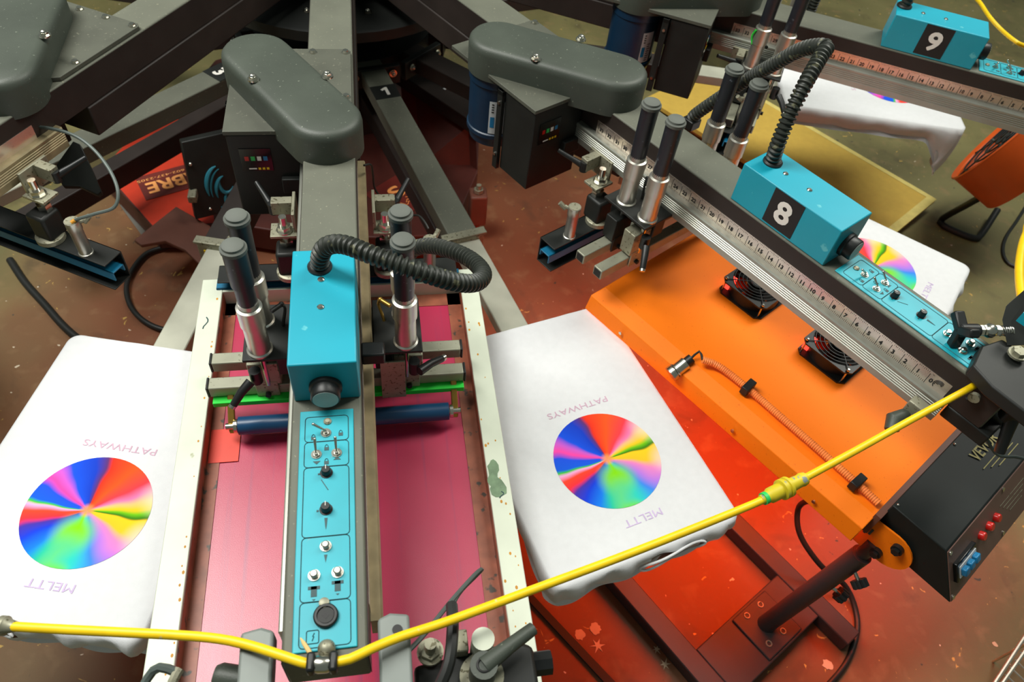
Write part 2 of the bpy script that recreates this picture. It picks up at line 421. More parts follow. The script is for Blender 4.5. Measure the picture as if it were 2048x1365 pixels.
# lettered decals
def decal(px0, px1, hgt, h, s, name):
    a, b = at(*px0, h), at(*px1, h); xd = (b - a).normalized(); yd = V((0, 0, 1)).cross(xd); c = (a + b) / 2; w = (b - a).length
    return a, b, c, xd, yd, w
a, b, c, xd, yd, w = decal((402, 350), (296, 379), .05, .739, 'ABRE', '')
g = G(); c2 = c + V((0, 0, .001)); g.obox(c2 + yd * -.01, xd * (w * .62), yd * .062, V((0, 0, .0006))); d1 = mk('decal', g, mMaroon, base, label='maroon decal with orange SABRE lettering')
g = G(); text(g, 'ABRE', c2, xd, yd, .052, w, lift=.002, bold=.0022); text(g, '602-437-2305', c2 - yd * -.0 + yd * -.045 + xd * .03, xd, yd, .011, .15, lift=.002)
mk('lettering', g, mDecal, d1)
a, b, c, xd, yd, w = decal((782, 392), (836, 358), .05, .739, 'SA', '')
g = G(); c2 = c + V((0, 0, .001)); g.obox(c2 + xd * .0 - yd * .02, xd * (w * .95), yd * .085, V((0, 0, .0006))); d1 = mk('decal', g, mMaroon, base, label='maroon decal with orange letters half hidden by an arm')
g = G(); text(g, 'SA', c2, xd, yd, .055, w * .95, lift=.002, bold=.002)
for k in range(5):
    pts = [c2 - xd * (.07 - .016 * k) - yd * (.05 + .012 * math.sin(k * 2 + t * 5)) + xd * (.03 * t) - yd * (.028 * t) + V((0, 0, .003)) for t in [i / 8 for i in range(9)]]
    g.tube(pts, .0012, 5)
mk('lettering', g, mDecal, d1)
# black leg panel with teal swirl
q = [at(362, 285, .46), at(463, 262, .46), at(478, 418, .70), at(392, 440, .70)]
n = (q[1] - q[0]).cross(q[3] - q[0]).normalized()
if n.z < 0: n = -n
pn = mk('leg_panel', G().prism(q, n * -.03), mBlack, base, bevel=.003)
def uv(u, v): return q[0].lerp(q[1], u).lerp(q[3].lerp(q[2], u), v) + n * .002
g = G()
for (cu, cv, R, a0, a1, wd) in ((.62, .62, .27, 95, 215, .007), (.70, .66, .27, 100, 205, .004), (.74, .70, .20, 95, 215, .006), (.78, .60, .16, 150, 330, .006), (.66, .76, .18, 250, 330, .006), (.86, .83, .14, 120, 260, .005)):
    g.tube([uv(cu + R * math.cos(rad(t)) * 1.0, cv - R * math.sin(rad(t)) * .9) for t in range(a0, a1, 8)], [wd * (.25 + math.sin(math.pi * i / max(1, len(range(a0, a1, 8)) - 1)) * .75) for i in range(len(range(a0, a1, 8)))], 6)
mk('swirl_logo', g, mTeal, pn)
mk('screw', G().ball(uv(.1, .28), .006), mSteel, pn); mk('screw', G().ball(uv(.35, .9), .006), mSteel, pn)
mk('latch', G().obox(uv(.02, .66) + n * .008, (.012, 0, 0), (0, .02, 0), (0, 0, .012)), mDull, pn, bevel=.003)
def beam(p, q, w, hgt, name, mat, par):
    d = (q - p).normalized(); sd = V((-d.y, d.x, 0)); c = (p + q) / 2 - V((0, 0, hgt / 2))
    return mk(name, G().obox(c, d * ((q - p).length / 2), sd * w / 2, V((0, 0, hgt / 2))), mat, par, bevel=.003)
beam(at(470, 188, .56), at(40, 432, .56), .055, .07, 'leg_beam', mBrown, base)
b1 = beam(at(742, 185, .55), at(932, 520, .55), .075, .07, 'leg_beam', mBrown, base)
p = at(771, 212, .549); mk('label', G().obox(p, (.012, 0, 0), (0, .004, 0), (0, 0, .0006)), mLabel, b1)
b2 = beam(at(800, 125, .55), at(985, 245, .55), .10, .05, 'leg_beam', mBrown, base)
p = at(893, 176, .549); mk('label', G().obox(p, (.010, .008, 0), (-.003, .004, 0), (0, 0, .0006)), mLabel, b2)
q2 = [at(798, 330, .74), at(955, 335, .74), at(955, 215, .60), at(830, 150, .60)]
mk('side_cover', G().prism([at(800, 140, .58), at(950, 240, .58), at(955, 352, .76), at(815, 352, .76)], (0, .02, -.02)), mDarkRed, base)
# levelling foot
p = at(957, 385, .66)
ft = mk('levelling_foot', G().box(p + V((-.028, -.028, -.12)), p + V((.028, .028, 0))), mRust, base, bevel=.006)
g = G().cyl(p, p + V((0, 0, .03)), .008, n=12).cyl(p + V((0, 0, .002)), p + V((0, 0, .014)), .016, n=6); mk('bolt', g, mDull, ft)
g = G().cyl(p - V((0, 0, .12)), p - V((0, 0, .19)), .012, n=12); mk('stem', g, mRust, ft)

car = thing('pallet_carousel', W(0, 0, .45), 0, 'rotating carousel of dark pallet arms under the print heads, arms 1 and 3 in view', 'carousel')
cz = ZARM - .45
def CL(r, s, h, a): 
    v = W(r, s, h, a); return V((v.x, v.y, v.z - cz))
mk('hub', G().lathe((0, 0, 0), (0, 0, 1), [(0, .30), (.08, .30), (.085, .28)], 48), mBlack, car)
def arm_mesh(a):
    d = CL(2, 0, 0, a) - CL(1, 0, 0, a); sd = CL(1, 1, 0, a) - CL(1, 0, 0, a)
    return d, sd
for i in range(12):
    a = 15 + 30 * i; d, sd = arm_mesh(a); z = V((0, 0, 1))
    ar = mk('pallet_arm', G().obox(CL(.69, 0, .395, a), d * .43, sd * .038, z * .025), mArm if a in (15, 315) else mBrown, car, bevel=.003)
    mk('pallet_support', G().obox(CL(1.53, .005, .402, a), d * .41, sd * .034, z * .016), mSupport, ar, bevel=.003)
    mk('pallet', G().obox(CL(1.745, .014, .377, a), d * .280, sd * .188, z * .009), mTan, ar, bevel=.008)
    mk('end_bracket', G().obox(CL(1.125, 0, .372, a), d * .012, sd * .058, z * .004).obox(CL(1.132, 0, .40, a), d * .005, sd * .05, z * .03), mDull, ar, bevel=.002)
    mk('sticker', G().obox(CL(1.1376, 0, .405, a), d * .0006, sd * .036, z * .014), mYellow, ar)
    mk('flange', G().obox(CL(.345, 0, .395, a), d * .01, sd * .085, z * .03), mBlack, ar, bevel=.002)
    for b_ in (-.06, .06): mk('bolt', G().bolt(CL(.36, b_, .385, a), .009, up=d), mSteel, ar)
    if a in (15, 315):
        r = .475 if a == 15 else .50
        mk('number_plate', G().obox(CL(r, 0, .3695, a), d * .034, sd * .038, z * .0006), mBlack, ar)
        g = G(); n0 = CL(r, 0.0, .368, a)
        if a == 15: g.prism([n0 + sd * x * .01 - d * y * .01 for x, y in ((.1, -2), (1.0, -2), (1.0, 2), (.3, 2), (-1.1, 1.1), (-.8, .4), (.1, .9))], (0, 0, .0008))
        else: text(g, '3', n0, sd, -d, .040, lift=.001, bold=.0026)
        mk('number', g, mWhiteInk, ar)

# ------------------------------------------------------------------ print heads
def build_head():
    h = thing('print_head', W(1.6, 0, 0, 0), 0, '', 'print head', 'print heads')
    mk('arm', G().box(L(.30, -.0484, 0), L(2.19, .0484, .075)), mArm, h, bevel=.003)
    mk('arm_skirt', G().box(L(.32, -.0492, .0035), L(2.188, -.0485, .0745)).box(L(.32, .0492, .0035), L(2.188, .0485, .0745)), mBrown, h)
    mk('mounting_beam', G().box(L(.2, -.053, .0765), L(1.1, .053, .146)), mBrown, h, bevel=.003)
    mk('motor_plate', G().prism([L(.888, -.20, -.001), L(.888, .036, -.001), L(.896, .045, -.001), L(1.13, .045, -.001), L(1.19, -.03, -.001), L(1.19, -.2, -.001)], (0, 0, .009)), mPlate, h, bevel=.001)
    for r, s in ((.903, -.036), (.903, .034), (1.075, .034), (.903, -.105)):
        mk('bolt', G().bolt(L(r, s, -.01), .0062, dome=False), mSteel, h)
    # drive cover: stadium with rounded rim
    A, B = V((.989, -.141, 0)), V((1.216, -.004, 0)); ax = (B - A).normalized(); nn = V((-ax.y, ax.x, 0))
    g = G(); rings = []
    prof = [(.070, .010), (.0705, -.048), (.0685, -.058), (.063, -.0645), (.055, -.0672), (.02, -.068)]
    N = 20
    for R, hh in prof:
        ring = []
        for k in range(N + 1):
            t = -math.pi / 2 + math.pi * k / N; p = B + ax * (R * math.cos(t)) + nn * (R * math.sin(t)); ring.append(L(p.x, p.y, hh))
        for k in range(N + 1):
            t = math.pi / 2 + math.pi * k / N; p = A + ax * (R * math.cos(t)) + nn * (R * math.sin(t)); ring.append(L(p.x, p.y, hh))
        rings.append(ring)
    m_ = len(rings[0]); vs = [v for q in rings for v in q]; fs = []
    for k in range(len(rings) - 1):
        for i in range(m_): fs.append([k * m_ + i, k * m_ + (i + 1) % m_, (k + 1) * m_ + (i + 1) % m_, (k + 1) * m_ + i])
    fs.append([(len(rings) - 1) * m_ + i for i in range(m_)]); fs.append(list(range(m_)))
    cv = mk('drive_cover', g.add(vs, fs), mCover, h, ang=60)
    for r, s in ((1.104, -.144 + .006), (1.093, .002)):
        mk('bolt', G().bolt(L(r, s, -.0675), .0085), mSteel, cv)
    # motor
    c0 = L(.989, -.141, .0)
    mo = mk('motor', G().lathe(c0, (0, 0, -1), [(.008, .05), (.012, .066), (.03, .066), (.033, .063), (.148, .063), (.15, .066), (.160, .066), (.163, .062), (.185, .058), (.195, .045)], 40), mNavy, h)
    def patch(R, a0, a1, h0, h1, n=10):
        q = G(); vs = []; 
        for k in range(n + 1):
            t = rad(a0 + (a1 - a0) * k / n)
            for hh in (h0, h1): vs.append(L(.989 + R * math.cos(t), -.141 + R * math.sin(t), hh))
        return q.add(vs, [[2 * k, 2 * k + 2, 2 * k + 3, 2 * k + 1] for k in range(n)])
    mk('rating_label', patch(.0637, -52, -20, .06, .145), mLabel, mo)
    g = patch(.0641, -49, -40, .10, .128)
    mk('label_badge', g, mBlueKnob, mo)
    g = G()
    for k in range(12):
        hh = .066 + k * .0065
        if k < 4: g.v += (q := patch(.0642, -47, -42, hh, hh + .003)).v; g.f += [[i + len(g.v) - len(q.v) for i in f] for f in q.f]
        else:
            q = patch(.0642, -36, -24 - (k % 3) * 2, hh, hh + .0022); g.f += [[i + len(g.v) for i in f] for f in q.f]; g.v += q.v
    mk('label_print', g, mInk, mo)
    # electrical box
    eb = mk('electrical_box', G().box(L(1.087, -.197, .0005), L(1.187, -.054, .202)), mBlack, h, bevel=.0025)
    mk('flange', G().box(L(1.070, -.206, .0), L(1.086, -.196, .205)).box(L(1.070, -.206, .0), L(1.086, -.06, .012)), mBlack, eb, bevel=.001)
    for hh in (.03, .165): mk('screw', G().cyl(L(1.078, -.206, hh), L(1.078, -.209, hh), .004, n=10), mSteel, eb)
    mk('display', G().box(L(1.1872, -.178, .032), L(1.1885, -.118, .085)), mScreenBlk, eb)
    for k, mt in enumerate((mRedPl, mGreenInk, mWhiteInk, mBlueKnob)):
        mk('display_mark', G().box(L(1.1886, -.170 + k * .012, .05), L(1.1889, -.162 + k * .012, .060)), mt, eb)
    mk('display_strip', G().box(L(1.1886, -.165, .078), L(1.1889, -.150, .081)), mWhiteInk, eb)
    mk('display_marks', G().box(L(1.1886, -.139, .077), L(1.1889, -.134, .082)).box(L(1.1886, -.131, .077), L(1.1889, -.126, .082)).box(L(1.1886, -.147, .077), L(1.1889, -.142, .082)), mYellow, eb)
    mk('slot_cover', G().box(L(1.187, -.105, .10), L(1.200, -.056, .135)), mBlack, eb, bevel=.002)
    # rails, rulers
    for sg in (-1, 1):
        pr = [(.0495, .067), (.0625, .067), (.0645, .070), (.0645, .074)]
        for k in range(5): pr += [(.0645, .0748 + k * .0050), (.0630, .0758 + k * .0050), (.0630, .0774 + k * .0050), (.0645, .0786 + k * .0050)]
        pr += [(.0645, .113), (.0495, .113)]
        mk('rail', G().prism([L(1.185, sg * s, hh) for s, hh in pr], L(2.128, 0, 0) - L(1.185, 0, 0)), mRail if sg < 0 else mRailDull, h, ang=20)
        ru = mk('ruler', G().box(L(1.235, sg * .0493, .037), L(2.117, sg * .0500, .0685)), mRuler, h)
        if sg < 0:
            g = G(); Z0 = 2.0785
            for k in range(0, 34 * 8 + 1):
                r = Z0 - k * .0254 / 8
                if r < 1.24: break
                big = k % 8 == 0; ln = (.0245 if big else (.007 if k % 4 == 0 else .0048)); w = .0005 if big else .0003
                g.box(L(r - w, -.05005, .0675 - ln), L(r + w, -.0502, .0675))
                if not big: g.box(L(r - w, -.05005, .0385), L(r + w, -.0502, .0385 + ln * .7))
            for k in range(0, 34):
                text(g, str(k), L(Z0 - k * .0254 + .0072 + (.003 if k > 9 else 0), -.0502, .0545), L(2, 0, 0) - L(1, 0, 0), (0, 0, 1), .0085, lift=.0003, bold=.0004)
            for k in range(4):   # tiger swirl at the zero end
                cx = Z0 + .022
                g.tube([L(cx + (.010 - .002 * k) * math.cos(rad(t)), -.0503, .054 - (.011 - .0022 * k) * math.sin(rad(t))) for t in range(60 - 12 * k, 230 - 22 * k, 15)], .0007, 4)
            mk('ruler_markings', g, mInk, ru, kind='stuff')
    # control box
    bx = mk('control_box', G().box(L(1.603, -.0455, 0), L(1.826, .0475, -.084)), mBlue, h, bevel=.0022)
    for r in (1.667, 1.722): mk('screw', G().lathe(L(r, -.002, -.084), (0, 0, 1), [(0, .0052), (.0012, .0052), (.003, .003)], 12), mSteel, bx)
    ga = mk('gauge', G().lathe(L(1.826, .001, -.033), L(2, 0, 0) - L(1, 0, 0), [(0, .023), (.006, .023), (.008, .0205), (.022, .0205), (.024, .019)], 28), mBlackPl, bx)
    mk('gauge_face', G().cyl(L(1.8500, .001, -.033), L(1.8506, .001, -.033), .0178, n=28), mGaugeFace, ga)
    # control panel
    pa = mk('control_panel', G().box(L(1.846, -.0368, 0), L(2.180, .0368, -.0026)), mPanel, h, bevel=.0012)
    g = G(); T = -.0029
    def rrect(r0, r1, s0, s1, c=.005):
        pts = []
        for (cr, cs, a0) in ((r0 + c, s0 + c, 180), (r1 - c, s0 + c, 270), (r1 - c, s1 - c, 0), (r0 + c, s1 - c, 90)):
            for k in range(4): 
                t = rad(a0 + k * 30); pts.append(L(cr + c * math.cos(t), cs + c * math.sin(t), T))
        g.tube(pts, .00055, 4, closed=True)
    for r0, r1 in ((1.857, 1.898), (1.8985, 1.938), (1.9385, 2.039), (2.0395, 2.122), (2.1225, 2.176)): rrect(r0, r1, -.0295, .0295)
    rrect(2.156, 2.171, -.021, -.007, .002)
    mk('panel_lines', g, mInkSoft, pa, kind='stuff')
    g = G(); z1, z2 = -.0027, -.0031
    for r, s in ((1.890, -.018), (1.886, .019), (1.908, .0), (1.930, 0)):     # padlocks
        g.box(L(r, s - .003, z1), L(r + .005, s + .003, z2)); g.tube([L(r - .004 * math.sin(rad(t)), s + .0022 * math.cos(rad(t)), z2) for t in range(0, 181, 30)], .0004, 4)
    for r, s, dr in ((1.929, -.013, 1), (1.929, .014, -1)): g.prism([L(r, s - .005, z1), L(r, s + .005, z1), L(r + .005 * dr, s, z1)], (0, 0, .0004))
    for r, s in ((2.103, -.0135), (2.099, .0145)):                              # shirts
        g.box(L(r, s - .0035, z1), L(r + .013, s + .0035, z2)); g.box(L(r, s - .007, z1), L(r + .004, s + .007, z2))
        g.prism([L(r + .016, s - .002, z1), L(r + .016, s + .002, z1), L(r + .018, s, z1)], (0, 0, .0004))
    g.obox(L(1.966, -.002, z1), L(1.974, .0045, z1) - L(1.966, 0, z1), (.0006, 0, 0), (0, 0, .0003))
    g.prism([L(2.014, -.002, z1), L(2.014, .002, z1), L(2.026, .0008, z1), L(2.03, 0, z1), L(2.026, -.0008, z1)], (0, 0, .0004))
    g.prism([L(2.064, -.002, z1), L(2.064, .002, z1), L(2.074, 0, z1)], (0, 0, .0004)); g.box(L(1.948, -.011, z1), L(1.9505, -.0085, z2)); g.box(L(2.002, -.012, z1), L(2.0045, -.0095, z2))
    g.tube([L(2.159, -.012, z2), L(2.163, -.014, z2), L(2.163, -.0125, z2), L(2.168, -.0145, z2)], .0005, 4)
    mk('panel_icons', g, mInkSoft, pa, kind='stuff')
    for r, s, dv in ((1.885, -.001, (-.16, -.017)), (1.9185, -.0135, (-.012, 0)), (1.9185, .0135, (-.012, 0))):
        g = G().cyl(L(r, s, -.0026), L(r, s, -.0040), .0072, n=14).cyl(L(r, s, -.004), L(r, s, -.0062), .0058, n=6).cyl(L(r, s, -.006), L(r, s, -.009), .0034, n=12)
        dr, ds = (-.004, -.0155) if dv[1] else (-.013, -.0005)
        g.cyl(L(r, s, -.009), L(r + dr, s + ds, -.021), .0014, .0021, 10).ball(L(r + dr, s + ds, -.0212), .0022, 8)
        mk('toggle_switch', g, mSteel, pa)
    for r, s in ((1.948, 0), (2.002, 0)):
        g = G().cyl(L(r, s, -.0026), L(r, s, -.0034), .0085, n=18).lathe(L(r, s, -.0034), (0, 0, 1), [(0, .0066), (.009, .0060), (.0105, .0052)], 18)
        kn = mk('rotary_knob', g, mBlackPl, pa); mk('knob_pointer', G().box(L(r - .006, s - .0004, -.0138), L(r, s + .0004, -.0143)), mWhiteInk, kn)
    for r, s in ((2.053, 0), (2.0895, -.0135), (2.0885, .0145)):
        mk('push_button', G().cyl(L(r, s, -.0026), L(r, s, -.0042), .0074, n=18).lathe(L(r, s, -.0042), (0, 0, 1), [(0, .0050), (.0055, .0050), (.0068, .0036)], 16), mSteel, pa)
    so = mk('socket', G().lathe(L(2.141, .001, -.0026), (0, 0, 1), [(0, .0145), (.004, .0145), (.0055, .0130), (.0055, .0105), (.003, .0100), (.003, .001)], 28, cap=False), mBlackPl, pa)
    mk('socket_insert', G().cyl(L(2.141, .001, -.0050), L(2.141, .001, -.0066), .0092, n=24), mBlack, so); mk('socket_hole', G().cyl(L(2.141, .001, -.0066), L(2.141, .001, -.0068), .0046, n=4), mInk, so)
    mk('release_tab', G().lathe(L(2.1255, -.001, -.004), (0, 0, 1), [(0, .0062), (.0025, .0062), (.0035, .004)], 16), mDull, pa)
    for r in (1.866, 2.176): mk('screw', G().lathe(L(r, .001, -.0026), (0, 0, 1), [(0, .0056), (.0015, .0056), (.0036, .003)], 14), mDull, pa)
    return h
headA = build_head(); headA['label'] = 'unnumbered print head above the pink screen, gauge knob facing the camera'
head8 = dup(headA, W(1.6, 0, 0, 30), 30, 'print head with the number 8 on its cyan box, long ruler in view')
head9 = dup(headA, W(1.6, 0, 0, 60), 60, 'print head with the number 9 on its cyan box at the upper right')
headL = dup(headA, W(1.6, 0, 0, -30), -30, 'print head cut off by the upper left edge, only its rear cover and rail showing')
def kid(root, n):
    return [o for o in bpy.data.objects if o.parent == root and o.name.split('.')[0] == n][0]
mk('cable_block', G().box(L(1.712, .049, .012), L(1.740, .085, .036)), mBlackPl, headA, bevel=.003)
for hd, num in ((head8, '8'), (head9, '9')):
    bx = kid(hd, 'control_box')
    mk('number_plate', G().box(L(1.681, -.0455, -.0815), L(1.748, -.0463, -.006)), mInk, bx)
    g = G(); text(g, num, L(1.7145, -.0464, -.044), L(2, 0, 0) - L(1, 0, 0), (0, 0, 1), .044, .029, lift=.0003, bold=.0022); mk('number', g, mWhiteInk, bx)

# ------------------------------------------------------------------ squeegee carriages (r0 = front cylinder)
def build_carriage(r0, a0, label, blade, roller):
    t = thing('squeegee_carriage', W(r0, 0, .105, a0), a0, label, 'carriage', 'squeegee carriages')
    def Q(r, s, h): return V((s, -(r - 1.64), .105 - h))           # coordinates as measured with r0 = 1.64
    for sg in (-1, 1):
        mk('mounting_plate', G().box(Q(1.538, sg * .066, .105), Q(1.662, sg * .149, .111)), mBlack, t, bevel=.0015)
        mk('slide_block', G().box(Q(1.55, sg * .067, .114), Q(1.65, sg * .098, .165)).box(Q(1.548, sg * .050, .112), Q(1.652, sg * .09, .126)), mBlack, t, bevel=.002)
        for r in (1.64, 1.576):
            s = sg * .121
            cy = mk('air_cylinder', G().lathe(Q(r, s, .105), (0, 0, 1), [(0, .0215), (.004, .0215), (.006, .0185), (.066, .0180), (.068, .0205), (.108, .0205), (.110, .0165), (.12, .0160)], 26), mAlu, t)
            if r == 1.64 and sg < 0 and blade: pf = [(.11, .0150), (.158, .0150), (.160, .0178), (.229, .0178)]
            else: pf = [(.11, .0160), (.175, .0165), (.229, .0172)]
            mk('cylinder_sleeve', G().lathe(Q(r, s, .105), (0, 0, 1), pf, 24), mGrip, cy)
            mk('cylinder_cap', G().lathe(Q(r, s, .105), (0, 0, 1), [(.229, .0195), (.235, .0195), (.237, .0165), (.2405, .0158), (.2425, .012)], 24), mCap, cy)
            mk('piston_rod', G().cyl(Q(r, s, .111), Q(r, s, .20), .006, n=12), mSteel, cy)
            sg2 = sg; 
        # air fitting by the front cylinder
        g = G().cyl(Q(1.60, sg * .098, .055), Q(1.585, sg * .082, .055), .004, n=10).ball(Q(1.585, sg * .082, .055), .005, 8).tube(spline([Q(1.585, sg * .082, .055), Q(1.58, sg * .078, .07), Q(1.588, sg * .085, .10), Q(1.592, sg * .088, .125)]), .0028, 8)
        mk('air_fitting', g, mBrass if sg > 0 else mRubber, t)
        # holders carrying the two crossbars
        for k, rb in enumerate((1.572, 1.628)):
            mk('bar_holder', G().box(Q(rb - .016, sg * .098, .14), Q(rb + .016, sg * .150, .198)).box(Q(rb + .013, sg * .105, .19), Q(rb + .017, sg * .145, .232)), mDull if k else mBlack, t, bevel=.002)
            mk('bolt', G().cyl(Q(rb + .017, sg * .125, .222), Q(rb + .024, sg * .125, .222), .005, n=8), mBlack, t)
        # clamp lever
        e = Q(1.70, sg * .172, .175) if sg < 0 else Q(1.635, sg * .185, .165)
        g = G().tube([Q(1.672, sg * .142, .150), (Q(1.672, sg * .142, .150) + e) / 2 + V((0, 0, .004)), e], [.0085, .0075, .0065], 10); g.cyl(Q(1.660, sg * .134, .165), Q(1.660, sg * .134, .135), .010, n=12)
        lv = mk('clamp_lever', g, mBlackPl, t)
        g = G().tube([e, e + (e - Q(1.672, sg * .142, .150)) * .12], .0062, 10); mk('lever_tip', g, mSteel, lv)
    for rb in (1.572, 1.628):
        for hh in (.205,):
            cb = mk('crossbar', G().box(Q(rb - .0125, -.226, hh), Q(rb + .0125, .226, hh + .025)), mBarAlu, t, bevel=.002)
            for sg in (-1, 1):
                if blade: mk('end_cap', G().box(Q(rb - .013, sg * .226, hh - .0005), Q(rb + .013, sg * .230, hh + .0255)), mBlackPl, cb, bevel=.001)
                else: mk('tube_opening', G().box(Q(rb - .0095, sg * .2255, hh + .003), Q(rb + .0095, sg * .2264, hh + .022)), mInk, cb)
    if blade:
        mk('squeegee_blade', G().box(Q(1.634, -.222, .2315), Q(1.654, .226, .243)), mGreen, t, bevel=.001)
        mk('drop_tab', G().box(Q(1.66, .075, .13), Q(1.664, .118, .235)), mDull, t, bevel=.001)
    if roller:
        ro = mk('flood_roller', G().cyl(Q(1.684, -.180, .262), Q(1.684, .195, .262), .0165, n=28), mRoller, t)
        for s, sg in ((-.180, -1), (.195, 1)):
            mk('roller_axle', G().cyl(Q(1.684, s, .262), Q(1.684, s + sg * .022, .262), .006, n=12).cyl(Q(1.684, s + sg * .002, .262), Q(1.684, s + sg * .008, .262), .013, n=14), mSteel, ro)
            mk('roller_bracket', G().obox((Q(1.684, s + sg * .012, .262) + Q(1.645, s + sg * .012, .235)) / 2, (.006, 0, 0), (Q(1.684, 0, .262) - Q(1.645, 0, .235)) / 2 * 1.15, (0, .006, .009)), mBrass, ro, bevel=.002)
    return t
build_carriage(1.64, 0, 'squeegee carriage with green blade and blue roller riding on the unnumbered head', True, True)
build_carriage(1.482, 30, 'squeegee carriage without blade on head number 8, its bars hanging past the orange dryer corner', False, False)
build_carriage(1.378, 60, 'squeegee carriage on head number 9 beside the red lit ruler', False, False)

# ------------------------------------------------------------------ rear screen clamps
def build_rear(a0, label):
    t = thing('screen_clamp', W(1.33, 0, .305, a0), a0, label, 'screen clamp', 'rear screen clamps')
    def Q(r, s, h): return V((s, -(r - 1.33), .305 - h))
    g = G().box(Q(1.303, -.243, .235), Q(1.352, .243, .238)).box(Q(1.303, -.243, .235), Q(1.306, .243, .306)).box(Q(1.303, -.243, .303), Q(1.352, .243, .306))
    mk('channel', g, mBlack, t, bevel=.0008)
    mk('clamp_bar', G().box(Q(1.315, -.250, .258), Q(1.347, .250, .261)).box(Q(1.344, -.250, .258), Q(1.347, .250, .280)).box(Q(1.315, -.25, .258), Q(1.318, .25, .275)), mBlueBar, t, bevel=.0008)
    for sg in (-1, 1):
        s = sg * .186; r = 1.337
        cy = mk('clamp_cylinder', G().lathe(Q(r, s, .235), (0, 0, 1), [(0, .0145), (.003, .0145), (.004, .0128), (.062, .0128), (.064, .0142), (.086, .0142)], 22), mAlu, t)
        mk('cylinder_head', G().lathe(Q(r, s, .150), (0, 0, 1), [(0, .0142), (.002, .0135)], 8), mDull, cy)
        d = V((sg * .6, .8, 0))
        g = G().cyl(Q(r, s, .160), Q(r, s, .160) + d * .022 + V((0, 0, .006)), .0045, n=10).cyl(Q(r, s, .160) + d * .02, Q(r, s, .160) + d * .034 + V((0, 0, .012)), .0055, n=8)
        mk('air_fitting', g, mDull, cy)
        s = sg * .098
        lb = mk('pivot_block', G().box(Q(1.305, s - .022, .165), Q(1.352, s + .022, .225)), mBlack, t, bevel=.006)
        mk('swivel_pad', G().lathe(Q(1.335, s, .234), (0, 0, 1), [(0, .028), (.010, .028), (.012, .025)], 24), mDull, lb)
        g = G().cyl(Q(1.318, s, .165), Q(1.318, s, .095), .0075, n=14).cyl(Q(1.318, s, .165), Q(1.318, s, .153), .014, n=6).cyl(Q(1.318, s, .128), Q(1.318, s, .118), .0135, n=6).cyl(Q(1.318, s, .130), Q(1.318, s, .128), .016, n=16)
        mk('height_screw', g, mSteel, lb)
        g = G().box(Q(1.295, sg * .074, .131), Q(1.335, sg * .125, .137)).box(Q(1.255, sg * .074, .085), Q(1.325, sg * .080, .137))
        g.box(Q(1.27, sg * .08, .085), Q(1.29, sg * .12, .115)); mk('rail_bracket', g, mDull, lb, bevel=.001)
        a = Q(1.28, sg * .118, .105); e = Q(1.225, sg * .15, .085)
        mk('clamp_lever', G().tube([a, (a + e) / 2, e], [.0085, .006, .005], 10).cyl(a + V((0, 0, -.012)), a + V((0, 0, .012)), .0095, n=12), mBlackPl, lb)
    return t
build_rear(0, 'rear screen clamp holding the far end of the pink screen')
build_rear(30, 'open rear screen clamp with blue inner bar by the orange dryer, no screen in it')
build_rear(-30, 'open rear screen clamp with blue inner bar at the left edge')
build_rear(60, 'rear screen clamp half hidden behind the corrugated conduit, under head number 9')

